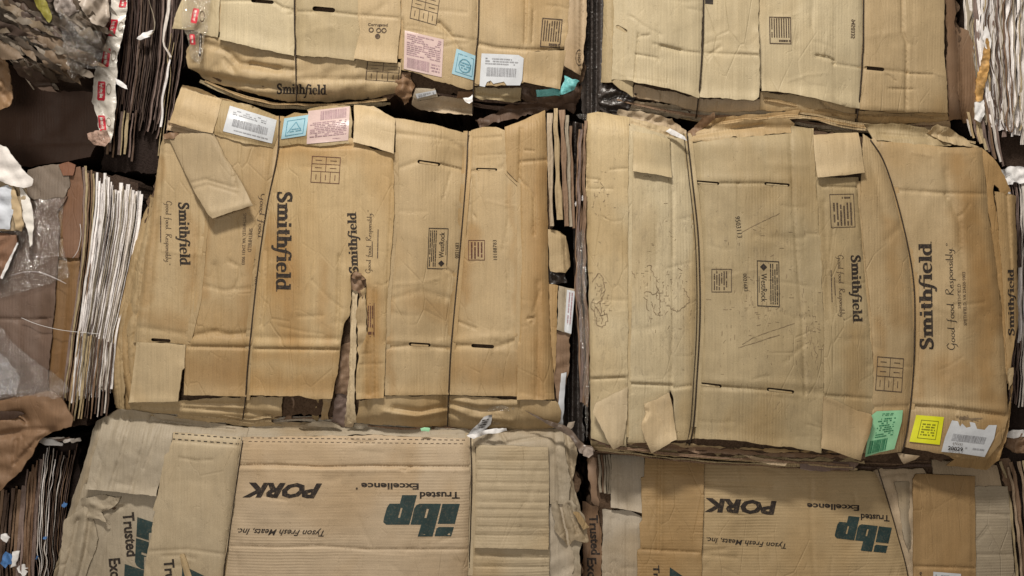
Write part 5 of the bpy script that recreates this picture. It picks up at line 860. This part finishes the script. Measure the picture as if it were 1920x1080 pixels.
# brown crate face in deep shade behind it
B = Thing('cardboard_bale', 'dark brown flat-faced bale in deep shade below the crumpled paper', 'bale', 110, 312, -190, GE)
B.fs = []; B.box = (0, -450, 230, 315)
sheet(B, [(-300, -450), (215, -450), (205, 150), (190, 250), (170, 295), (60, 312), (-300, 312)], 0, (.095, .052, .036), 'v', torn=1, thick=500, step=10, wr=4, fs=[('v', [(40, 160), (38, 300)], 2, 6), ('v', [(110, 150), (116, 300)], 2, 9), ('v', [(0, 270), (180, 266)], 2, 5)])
B = LM = Thing('cardboard_bale', 'film-wrapped grey brown bale at the left with a bright fan of white sheet edges', 'bale', 130, 800, -25, GE)
B.amp = 3; B.box = (-300, 310, 280, 805); B.fs = []
sheet(B, [(-300, 330), (60, 325), (180, 318), (255, 345), (262, 400), (200, 640), (165, 800), (-300, 800)], -45, 'dark', 'core', torn=4, wr=4, step=16, thick=500, name='compressed_core')
sheet(B, [(-300, 380), (40, 370), (62, 372), (110, 366), (126, 368), (108, 400), (112, 430), (106, 520), (100, 600), (92, 680), (86, 800), (-300, 800)], -6, (.155, .105, .083), 'v', torn=1.4, wr=4, fs=[('v', [(-20, 598), (88, 600)], 3, 3), ('v', [(40, 380), (36, 600), (40, 800)], 3, 7), ('v', [(90, 380), (78, 500), (70, 700)], 3, 9), ('lift', [(126, 368), (106, 520), (86, 800)], 6, 16), ('v', [(75, 597), (94, 597)], 3, 2)])
sheet(B, [(108, 360), (148, 340), (158, 380), (156, 440), (150, 486), (146, 560), (130, 680), (118, 800), (82, 800), (92, 680), (102, 560), (108, 440)], -14, (.22, .13, .06), 'v', torn=1.2, fs=[('v', [(112, 486), (130, 488), (148, 486)], 6, 2.6), ('v', [(140, 360), (130, 500), (110, 700)], 3, 5), ('v', [(108, 448), (120, 448)], 3, 2)])
sheet(B, [(52, 318), (100, 308), (128, 306), (128, 350), (120, 370), (64, 374), (40, 360)], -4, (.20, .16, .13), 'v', torn=2, cr=5, cs=30)
sheet(B, [(112, 318), (150, 312), (156, 360), (152, 440), (148, 484), (118, 484), (116, 400), (124, 360)], -10, (.20, .11, .07), 'v', torn=1, cr=2)
sheet(B, [(112, 310), (128, 305), (140, 310), (136, 328), (118, 330)], 2, (.22, .10, .06), 'v', torn=1.5, cr=3)
stack(B, [(156, 308), (158, 400), (150, 500), (130, 640), (112, 800)], [(186, 322), (184, 400), (172, 500), (156, 640), (132, 800)], 6, ['brown', 'mauve', 'brown', 'olive'], -2, 4, .8, 30, 200)
stack(B, [(182, 318), (180, 400), (162, 520), (146, 640), (128, 806)], [(270, 352), (264, 420), (246, 520), (218, 640), (208, 778)], 20, ['white', 'white', 'off', 'white', 'lgrey', 'white', 'white'], -1, 4, 1.15, 31, 200, endv=22, rag=3, jag=.7)
stack(B, [(188, 322), (186, 400), (168, 520), (152, 640), (134, 800)], [(264, 356), (258, 420), (240, 520), (212, 640), (202, 774)], 17, ['dark', 'grey', 'white', 'off', 'mauve', 'white'], 5, 3, .38, 33, 60, endv=30, rag=3, jag=.9)
stack(B, [(148, 620), (124, 808)], [(216, 640), (204, 795)], 13, ['off', 'olive', 'dark', 'brown', 'off', 'tan'], 8, 5, .62, 32, 90, endv=24, rag=4)
sheet(B, [(0, 370), (60, 374), (118, 372), (112, 440), (130, 520), (60, 540), (0, 560)], 4, (.5, .5, .5), 'filmd', torn=2, cr=9, cs=46, name='film_wrap', thick=1)
for k, p in enumerate([[(22, 516), (50, 509), (76, 511), (100, 520), (124, 532)], [(40, 596), (70, 608), (110, 618), (150, 623), (186, 626)], [(136, 484), (146, 470), (152, 440), (150, 420)]]):
    l = smooth_line(p); tube('film_thread', P3(l[:, 0], l[:, 1], B.base(l[:, 0], l[:, 1]) + 6), .0006, M['paper'], B.o, B.loc, 5)
B = LB = Thing('cardboard_bale', 'bottom left corner bale, dark sheet edges with blue and white torn bits', 'bale', 70, YB, -70, GE)
B.amp = 3; B.box = (-300, 820, 150, YB); B.fs = []
sheet(B, [(-300, 830), (60, 828), (150, 820), (148, 900), (120, 1000), (90, YB), (-300, YB)], -40, 'dk', 'core', torn=4, wr=4, step=16, thick=450, name='compressed_core')
stack(B, [(-30, 930), (-40, 1000), (-60, YB)], [(50, 900), (40, 1000), (20, YB)], 12, ['brown', 'mauve', 'brown', 'dark', 'tan'], -6, 8, .85, 41, 200, rag=5)
stack(B, [(50, 880), (42, 1000), (22, YB)], [(82, 850), (70, 1000), (54, YB)], 7, [(.22, .13, .08), 'brown', 'mauve'], 2, 6, .85, 44, 200, rag=5)
stack(B, [(78, 838), (72, 960), (56, YB)], [(148, 826), (128, 960), (84, YB)], 17, ['off', 'dark', 'brown', 'off', 'dark', 'mauve', 'white'], 0, 9, .7, 42, 200, endv=20, rag=6, jag=3)
for k, (x, y, r, c, m) in enumerate([(14, 1050, 11, (.08, .25, .6), 'blue'), (84, 1010, 3, (.1, .3, .6), 'blue'), (68, 1048, 4, (.1, .3, .6), 'blue'), (120, 945, 4, (.2, .5, .7), 'blue'), (10, 1010, 6, (.8, .8, .8), 'paper'), (44, 1068, 9, (.8, .7, .6), 'paper')]):
    mm = plain('blue_print', (.07, .18, .42), .5, .3, .002, 50) if m == 'blue' else M['paper']
    sheet(B, [(x + r * math.cos(a) * random.uniform(.35, 1.2), y + r * 1.3 * math.sin(a) * random.uniform(.35, 1.2)) for a in np.arange(0, 6.2, .55)], 14, c, mm, torn=4, cr=4, cs=10, step=3.5, name='torn_scrap')
sheet(B, [(24, 1036), (36, 1034), (30, 1062), (20, 1064)], 20, (.6, .8, .9), 'paper', torn=2, cr=4, cs=10, step=3.5, name='torn_scrap')
sheet(B, [(71, 818), (92, 822), (118, 832), (116, 836), (84, 834), (70, 828)], 14, (.8, .8, .8), 'paper', torn=1, cr=2, cs=14, step=3.5, name='torn_scrap')
for k in range(4): sheet(B, [(88 + 14 * k, 822 + 1.5 * k), (120 + 10 * k, 818 + k), (122 + 10 * k, 824 + k), (92 + 14 * k, 828 + k)], 6 + k, ['off', 'dark', 'white', 'off'][k], 'v', torn=1.4, cr=3, cs=10, step=3.5)
B = RT = Thing('cardboard_bale', 'upper right corner bale of ragged white sheet edges with an orange stain', 'bale', 1880, 330, -70, GE)
B.amp = 2; B.box = (1790, -450, 2200, 330); B.fs = []
sheet(B, [(1790, -450), (2200, -450), (2200, 330), (1900, 330), (1830, 250), (1800, 150)], -40, 'dark', 'core', torn=4, wr=4, step=16, thick=450, name='compressed_core')
stack(B, [(1808, -440), (1812, 60), (1830, 200), (1870, 300)], [(1930, -440), (1932, 60), (1930, 200), (1925, 345)], 20, ['white', 'white', 'off', 'white', 'mauve', 'white', 'grey'], 0, 6, 1.15, 51, 200, endv=10, rag=5, jag=3)
stack(B, [(1816, -440), (1818, 60), (1834, 200), (1874, 300)], [(1928, -440), (1930, 60), (1928, 200), (1922, 335)], 18, ['brown', 'white', 'grey', 'dark', 'off', 'olive'], 8, 4, .42, 54, 60, endv=22, rag=5, jag=4)
stack(B, [(1800, 180), (1822, 260)], [(1862, 190), (1890, 330)], 10, ['brown', 'olive', 'tan', 'off', 'mauve'], 6, 8, .8, 52, 120, endv=26, rag=5, jag=2)
stack(B, [(1850, -440), (1856, 60), (1866, 290)], [(1884, -440), (1886, 100), (1888, 300)], 7, ['brown', 'mauve', 'off', 'olive'], 8, 4, .5, 53, 60, endv=20, rag=5, jag=3)
sheet(B, [(1852, 60), (1858, 90), (1854, 130), (1848, 160), (1842, 188), (1832, 192), (1827, 170), (1834, 140), (1842, 110), (1846, 80)], 18, (.62, .30, .04), plain('orange_stained_paper', (.50, .29, .10), .6, .7, .004, 30), torn=2, cr=6, cs=12, step=3.5, name='stained_tear')
sheet(B, [(1828, 192), (1842, 190), (1846, 214), (1838, 228), (1830, 222)], 18, (.8, .8, .85), 'paper', torn=2, cr=5, cs=10, step=3.5, name='torn_scrap')
sheet(B, [(1850, 100), (1845, 70), (1848, 50), (1856, 60), (1858, 88)], 16, (.7, .6, .4), 'paper', torn=2, cr=4, cs=10, step=3.5, name='torn_scrap')
B = RM = Thing('cardboard_bale', 'dark sheet edges at the right border beside the bulging bale', 'bale', 1935, 815, -90, GE)
B.amp = 2; B.box = (1880, 330, 2200, 815); B.fs = []
sheet(B, [(1885, 330), (2200, 330), (2200, 815), (1885, 812)], -40, 'dk', 'core', torn=4, wr=4, step=16, thick=430, name='compressed_core')
stack(B, [(1890, 330), (1900, 500), (1900, 640), (1884, 805)], [(1945, 330), (1945, 500), (1945, 640), (1945, 812)], 11, ['brown', 'dark', 'mauve', 'off', 'dark', 'brown', 'brown'], 0, 8, .9, 61, 200, rag=4, jag=2)
stack(B, [(1908, 500), (1908, 660)], [(1925, 500), (1925, 660)], 3, ['white', 'off'], 14, 4, .6, 62, 40, endv=20)
sheet(B, [(1872, 320), (1890, 312), (1925, 318), (1925, 345), (1900, 340), (1886, 352), (1896, 366), (1880, 350)], 16, 'white', 'paper', torn=3, cr=10, cs=14, step=4, name='torn_paper_ribbon')
B = RB = Thing('cardboard_bale', 'lower right border bale of rounded crushed brown sheet edges', 'bale', 1935, YB, -90, GE)
B.amp = 2; B.box = (1870, 820, 2200, YB); B.fs = []
sheet(B, [(1872, 830), (2200, 830), (2200, YB), (1880, YB)], -40, 'dk', 'core', torn=4, wr=4, step=16, thick=430, name='compressed_core')
stack(B, [(1876, 862), (1888, 920), (1905, 1080), (1910, YB)], [(1945, 858), (1950, 920), (1960, 1080), (1960, YB)], 7, [(.35, .26, .18), 'brown', 'olive', (.33, .22, .16)], 6, 8, 1.0, 71, 200, rag=6, jag=2.5)
sheet(B, [(1882, 820), (1905, 806), (1925, 812), (1925, 850), (1900, 846), (1884, 838)], 12, 'brown', 'v', torn=3, cr=14, cs=14, step=4)
sheet(B, [(1884, 812), (1900, 806), (1922, 808), (1920, 818), (1900, 822), (1888, 820)], 20, 'white', 'paper', torn=2, cr=6, cs=10, step=3.5, name='torn_scrap')
# ---- crumpled paper bale, upper left
B = LT = Thing('paper_bale', 'crumpled mottled grey brown paper bale in the upper left corner, partly under shiny film', 'bale', 80, 160, 60)
B.amp = 4; B.box = (-300, -450, 210, 170); B.fs = [('roll', [(-10, 160), (60, 160), (140, 155), (200, 80), (200, -100)], 60, 50)]
mott = plain('crumpled_paper', (.14, .11, .085), .65, .55, .010, 26, .35)
mott2 = card('crumpled_card', False, .35, .3); rnd = random.Random(5)
sheet(B, [(-300, -450), (190, -450), (195, 40), (172, 110), (138, 150), (60, 146), (0, 90), (-300, 90)], -30, (.14, .10, .08), mott, torn=5, cr=22, cs=34, step=6, thick=420, name='crumpled_mass')
for k in range(64):
    cx = rnd.uniform(-20, 170); cy = rnd.uniform(-25, 150)
    if cy > 100 and cx < 55: continue
    if cx > 145 and cy > 85: continue
    an = rnd.uniform(.15, .95); L = rnd.uniform(24, 84); w = rnd.uniform(6, 20); ca, sa = math.cos(an), math.sin(an)
    P_ = [(cx + ca * u * L - sa * v * w, cy + sa * u * L + ca * v * w) for u, v in ((-1, -.4), (-.3, -1), (.5, -.7), (1, 0), (.4, .8), (-.4, .6))]
    g = rnd.choice([(.13, .095, .07), (.09, .07, .055), (.20, .17, .14), (.08, .055, .045), (.18, .13, .09), (.11, .10, .09), (.15, .13, .11)])
    sheet(B, P_, rnd.uniform(-10, 16), g, mott2, torn=2.5, cr=9, cs=24, step=5, thick=2, name='crumpled_sheet', tilt=(cx, cy, rnd.uniform(-.5, .5), rnd.uniform(-.5, .5)))
sheet(B, [(60, -20), (84, 0), (98, 30), (92, 42), (76, 20), (62, 0)], 20, (.26, .25, .05), 'v', torn=2, cr=7, cs=16, step=4, thick=2, name='crumpled_sheet')
sheet(B, [(110, 20), (130, 40), (190, 60), (196, 96), (180, 128), (150, 128), (138, 150), (128, 130), (120, 80)], 22, (.7, .7, .7), 'film', torn=4, cr=24, cs=20, step=4, thick=1, name='film_wrap')
sheet(B, [(148, -20), (202, -20), (206, 40), (196, 52), (180, 48), (150, 10)], 26, (.6, .55, .5), plain('creased_white_sheet', (.42, .36, .31), .4, .2, .006, 20, .6), torn=2.5, cr=12, cs=24, step=4, thick=1, name='paper_sheet')
sheet(B, [(96, -20), (148, -20), (146, 20), (128, 34), (106, 18)], 22, (.4, .36, .33), plain('crumpled_grey_sheet', (.27, .23, .21), .4, .25, .008, 20, .6), torn=3, cr=16, cs=18, step=4, thick=1, name='paper_sheet')
for k in range(6):
    x0 = rnd.uniform(90, 150); y0 = rnd.uniform(5, 60); p = [(x0, y0), (x0 + rnd.uniform(15, 30), y0 + rnd.uniform(15, 35)), (x0 + rnd.uniform(36, 60), y0 + rnd.uniform(45, 85))]
    l = smooth_line(p); tube('film_thread', P3(l[:, 0], l[:, 1], B.base(l[:, 0], l[:, 1]) + 26), .00035, M['crease'], B.o, B.loc, 5)
# ================================================================== loose things
def loose(name, label, cat, x, y, depth):
    t = Thing(name, label, cat, x, y, depth); t.amp = 0; t.box = (x - 5000, y - 5000, x + 5000, y + 5000); return t
t = loose('printed_tape', 'long crinkled white tape with red printed marks hanging down beside the dark bale', 'tape', 190, 270, -40)
s = sheet(t, [(214, -60), (240, -60), (238, 20), (230, 60), (221, 110), (218, 160), (217, 200), (214, 240), (208, 268), (190, 268), (184, 240), (182, 220), (171, 190), (176, 150), (184, 110), (196, 70), (206, 30)], 0, (.7, .66, .6), 'tape', torn=1.5, cr=10, cs=26, step=4, thick=.5, name='tape_strip', own=-40, fs=[('roll', [(171, 190), (184, 110), (206, 30)], 8, 10)])
def glyphs(n, seed):
    """pale strokes of n illegible characters, in a unit square"""
    r = random.Random(seed); R = []
    for k in range(n):
        y0 = .12 + k * .78 / n; y1 = y0 + .62 / n
        for q in range(3):
            yy = y0 + (y1 - y0) * (q + .1) / 2.6; a = r.uniform(.18, .32); R += rect(a, yy, a + r.uniform(.35, .48), yy + (y1 - y0) * .16)
        R += rect(.44 + r.uniform(-.1, .1), y0, .56, y1)
    return R
def stamp(sh, P0, A, U, n, seed, mat='tred'):
    o = cut_and_lay(sh, 'tape_print', place([[(.1, 0), (.9, .02), (1, .1), (.98, .9), (.88, 1), (.12, .98), (0, .9), (.03, .1)]], P0, A, U), mat, 1.2, 4)
    cut_and_lay(sh, 'tape_print', place(glyphs(n, seed), P0, A, U), 'tape', 1.9, 4)
for k, (x, y, w, h, sk) in enumerate([(200, 36, 15, 32, 7), (189, 90, 15, 36, 4), (182, 152, 15, 37, 1), (186, 216, 14, 30, -3), (222, -4, 14, 18, 4)]):
    stamp(s, (x + sk, y), (w, 0), (-sk, h), 3, k)
    cut_and_lay(s, 'tape_print', place(ringp(.5, .5, .5, .8), (x + sk + w + 1, y + 4), (10, 0), (-sk * .5, h * .6)), 'crease', 1.0, 6)
sheet(t, [(162, 250), (178, 244), (200, 246), (206, 262), (196, 272), (176, 270), (164, 262)], 8, (.35, .2, .16), plain('dirty_tape_end', (.36, .24, .19), .5, .5, .006, 60), torn=2, cr=9, cs=8, step=3.5, thick=.5, name='tape_end', own=-40)
sheet(t, [(216, 146), (224, 150), (238, 160), (240, 168), (234, 168), (218, 158)], 0, (.7, .7, .7), 'paper', torn=1, cr=3, cs=8, step=3.5, thick=.5, name='tape_flap', own=-40)
t = loose('clear_tape', 'short clear parcel tape with red marks over the corner of the top centre bale', 'tape', 368, 125, 10)
s = sheet(t, [(346, -60), (394, -60), (393, 20), (388, 58), (382, 70), (380, 110), (372, 118), (356, 100), (350, 66), (341, 44), (344, 10)], 0, (.7, .6, .5), 'ctape', torn=2, cr=11, cs=20, step=4, thick=.5, name='tape_strip', own=40)
stamp(s, (362, 15), (12, 1), (-5, 28), 3, 9); cut_and_lay(s, 'tape_print', place(ringp(.5, .5, .5, .8), (374, 20), (10, 0), (0, 22)), 'fine', 1.2, 6)
stamp(s, (355, 64), (10, 0), (2, 20), 2, 4); stamp(s, (374, 62), (5, 0), (-2, 44), 5, 4, 'ink')
t = loose('paper_scrap', 'twisted white and grey printed scrap lying on the bottom centre bale', 'scrap', 910, 820, 30)
s = sheet(t, [(907, 782), (922, 778), (920, 796), (908, 806), (900, 814), (884, 820), (876, 816), (890, 800)], 0, (.6, .6, .6), plain('grey_print', (.34, .34, .35), .5, .4, .004, 70), torn=1, cr=7, cs=16, step=3.5, thick=.5, name='scrap_sheet', own=34)
sheet(t, [(876, 817), (896, 812), (912, 806), (950, 802), (952, 808), (936, 812), (916, 812), (900, 818), (888, 823)], 3, (.8, .8, .8), 'paper', torn=1, cr=7, cs=16, step=3.5, thick=.5, name='scrap_tail', own=34)
cut_and_lay(s, 'printed_lettering', place(line_rects(4, 7), (905, 786), (12, -2), (-8, 18)), 'ink', 1.2, 6)
t = loose('plastic_strap', 'bent dark brown plastic strap between the four big bales', 'strap', 1050, 850, 45)
l = smooth_line([(986, 771), (1000, 778), (1024, 790), (1036, 797)], 4); V = []
st = [(985, 770, 1.5), (1000, 778, 3), (1022, 790, 5), (1038, 796, 9), (1056, 804, 10), (1070, 812, 9), (1082, 828, 11), (1092, 842, 16), (1104, 845, 17), (1112, 850, 10)]
pa = [(x + w * .3, y - w * .5) for x, y, w in st]; pb = [(x - w * .3, y + w * .5) for x, y, w in st]
sheet(t, pa + pb[::-1], 0, (.16, .12, .09), plain('brown_plastic', (.15, .11, .085), .35, .3, .004, 30, .6), torn=.8, cr=6, cs=22, step=3.5, thick=2, name='strap_band', own=42, back=True)
sheet(t, [(1098, 838), (1112, 842), (1113, 852), (1104, 860), (1094, 854)], 6, (.4, .34, .3), plain('frayed_paper', (.36, .30, .26), .6, .3, .004), torn=1.5, cr=4, cs=8, step=3.5, thick=1, name='strap_tip', own=42)
sheet(t, [(1060, 806), (1066, 792), (1078, 790), (1074, 800), (1066, 812)], -6, (.3, .27, .24), 'crease', torn=1.5, cr=4, cs=8, step=3.5, thick=1, name='strap_fray', own=42)
t = loose('paper_scrap', 'small curled white scrap sticking out of the gap left of the bulging bale', 'scrap', 1088, 388, -8)
sheet(t, [(1077, 382), (1084, 370), (1098, 363), (1097, 375), (1086, 379), (1079, 388)], 0, (.8, .8, .8), 'paper', torn=.6, cr=4, cs=10, step=3.5, thick=.5, name='scrap_sheet', own=14)
t = loose('paper_scrap', 'white shred in the dark pocket beneath the top centre bale', 'scrap', 878, 192, 0)
sheet(t, [(869, 184), (878, 183), (886, 177), (887, 190), (880, 194), (872, 190)], 0, (.8, .8, .8), 'paper', torn=1.5, cr=5, cs=8, step=3.5, thick=.5, name='scrap_sheet', own=12)
t = loose('paper_scrap', 'white sliver lodged at the top of the bulging bale beside its left wire', 'scrap', 1268, 252, 15)
sheet(t, [(1248, 246), (1256, 240), (1266, 244), (1284, 256), (1288, 264), (1276, 260), (1260, 254)], 0, (.8, .8, .8), 'paper', torn=.8, cr=3, cs=10, step=3.5, thick=.5, name='scrap_sheet', own=48)
t = loose('film_scrap', 'tiny pale green scrap on the seam left of the twisted printed scrap', 'scrap', 800, 808, 30)
sheet(t, [(788, 803), (796, 801), (806, 803), (804, 809), (790, 808)], 0, (.3, .6, .4), 'mint', torn=.8, cr=2, step=3, thick=.5, name='scrap_sheet', own=34)
# black film hanging in the gap between the two upper bales
t = loose('black_film', 'creased black plastic hanging in the gap between the two upper bales', 'plastic film', 1112, 220, -60)
sheet(t, [(1098, -450), (1140, -450), (1134, 60), (1130, 150), (1128, 205), (1112, 222), (1092, 225), (1090, 150), (1098, 60)], 0, (.03, .025, .025), 'black', torn=2, cr=4, cs=50, step=5, thick=2, name='film_sheet', own=-40, fs=[('v', [(1106, -450), (1102, 220)], 14, 4), ('r', [(1113, -450), (1109, 220)], 12, 4), ('v', [(1122, -450), (1117, 220)], 14, 4)])
sheet(t, [(1080, 215), (1098, 214), (1104, 220), (1098, 226), (1086, 222)], 30, (.7, .7, .7), 'film', torn=2, cr=8, cs=10, step=3.5, thick=.5, name='film_end', own=-40)
t = loose('black_film', 'dark plastic sheet sunk in the gap between the two middle bales', 'plastic film', 1074, 830, -60)
sheet(t, [(1062, 225), (1095, 235), (1088, 420), (1090, 600), (1094, 830), (1052, 830), (1064, 700), (1080, 560), (1074, 430), (1076, 300)], 0, (.03, .025, .03), 'black', torn=2, cr=4, cs=46, step=5, thick=2, name='film_sheet', own=-60, fs=[('v', [(1070, 230), (1066, 830)], 14, 4), ('r', [(1079, 230), (1076, 560), (1072, 830)], 12, 4), ('v', [(1086, 240), (1082, 560), (1084, 830)], 14, 4)])
# ---- loose papers, film and crushed board at the left border
t = loose('paper_bundle', 'bundle of white and cream papers jutting in at the left border', 'paper bundle', 20, 470, 60)
for k, (p, c, l) in enumerate([([(-80, 290), (0, 300), (44, 330), (52, 362), (42, 430), (28, 432), (-80, 436)], (.42, .33, .22), 0), ([(-80, 330), (0, 350), (22, 346), (24, 400), (18, 430), (-80, 430)], (.62, .66, .74), 8), ([(34, 345), (44, 352), (56, 372), (62, 410), (62, 458), (56, 464), (50, 430), (42, 400)], (.85, .82, .78), 4), ([(14, 340), (24, 344), (36, 380), (44, 420), (40, 434), (28, 430), (22, 390)], (.55, .42, .26), 12), ([(-80, 260), (0, 272), (10, 276), (40, 316), (62, 336), (60, 348), (44, 352), (20, 348), (0, 340), (-80, 330)], (.80, .76, .74), 16)]):
    sheet(t, p, l, c, plain('stacked_paper', c, .6, .12, .003, 30), torn=1.6, cr=7, cs=26, step=5, thick=3, name='paper_sheet', own=40)
sheet(t, [(-80, 432), (0, 436), (32, 440), (34, 452), (12, 500), (4, 520), (0, 526), (-80, 520)], -6, (.25, .14, .09), 'v', torn=2, cr=8, cs=20, step=4, thick=4, name='brown_sheet', own=40)
sheet(t, [(10, 496), (32, 454), (34, 458), (14, 504), (4, 524), (0, 520)], 2, (.8, .7, .68), 'paper', torn=1, cr=3, cs=10, step=4, thick=2, name='paper_sheet', own=40)
t = loose('brown_board', 'torn curled brown board at the left border beneath the crumpled paper', 'board', 10, 205, 50)
sheet(t, [(-80, 90), (0, 98), (18, 130), (24, 160), (26, 180), (16, 196), (0, 202), (-80, 200)], 0, (.30, .19, .11), 'v', torn=2.5, cr=14, cs=26, step=4, thick=4, name='board_sheet', own=40)
l = smooth_line([(6, 98), (24, 118), (48, 146), (64, 168)]); tube('torn_strip', P3(l[:, 0], l[:, 1], 44 + 0 * l[:, 0]), .0022, M['crease'], t.o, t.loc, 5)
t = loose('cling_film', 'heap of shiny crinkled clear film over the brown board at the left border', 'plastic film', 40, 750, 60)
sheet(t, [(-80, 590), (0, 612), (30, 650), (80, 690), (122, 718), (130, 732), (110, 748), (60, 742), (0, 748), (-80, 750)], 0, (.6, .6, .6), 'film', torn=2, cr=12, cs=34, step=4, thick=.6, name='film_sheet', own=40)
sheet(t, [(-80, 640), (0, 660), (20, 680), (36, 710), (30, 738), (-80, 745)], -10, (.6, .6, .6), film_mat('folded_film', (.62, .61, .66), .38, .14, .5, 16), torn=2, cr=12, cs=30, step=4, thick=.6, name='film_sheet', own=40)
t = loose('crushed_board', 'crushed brown board with a rounded end under the shiny film', 'board', 60, 915, 40)
sheet(t, [(-80, 760), (0, 752), (50, 742), (90, 733), (104, 736), (118, 752), (136, 784), (134, 800), (100, 812), (72, 826), (60, 850), (40, 884), (0, 918), (-80, 930)], 0, (.24, .145, .085), 'v', torn=1.5, cr=9, cs=50, step=5, thick=5, name='board_sheet', own=34, fs=[('v', [(-10, 782), (40, 776), (50, 790)], 12, 6), ('v', [(0, 816), (50, 806), (100, 806)], 12, 7), ('v', [(100, 810), (70, 826), (30, 870)], 8, 5), ('v', [(30, 826), (24, 880)], 5, 4)])
sheet(t, [(-80, 770), (0, 770), (40, 772), (46, 776), (20, 786), (0, 790), (-80, 792)], -4, (.06, .035, .025), 'v', torn=1.5, cr=4, step=4, thick=3, name='board_sheet', own=40)
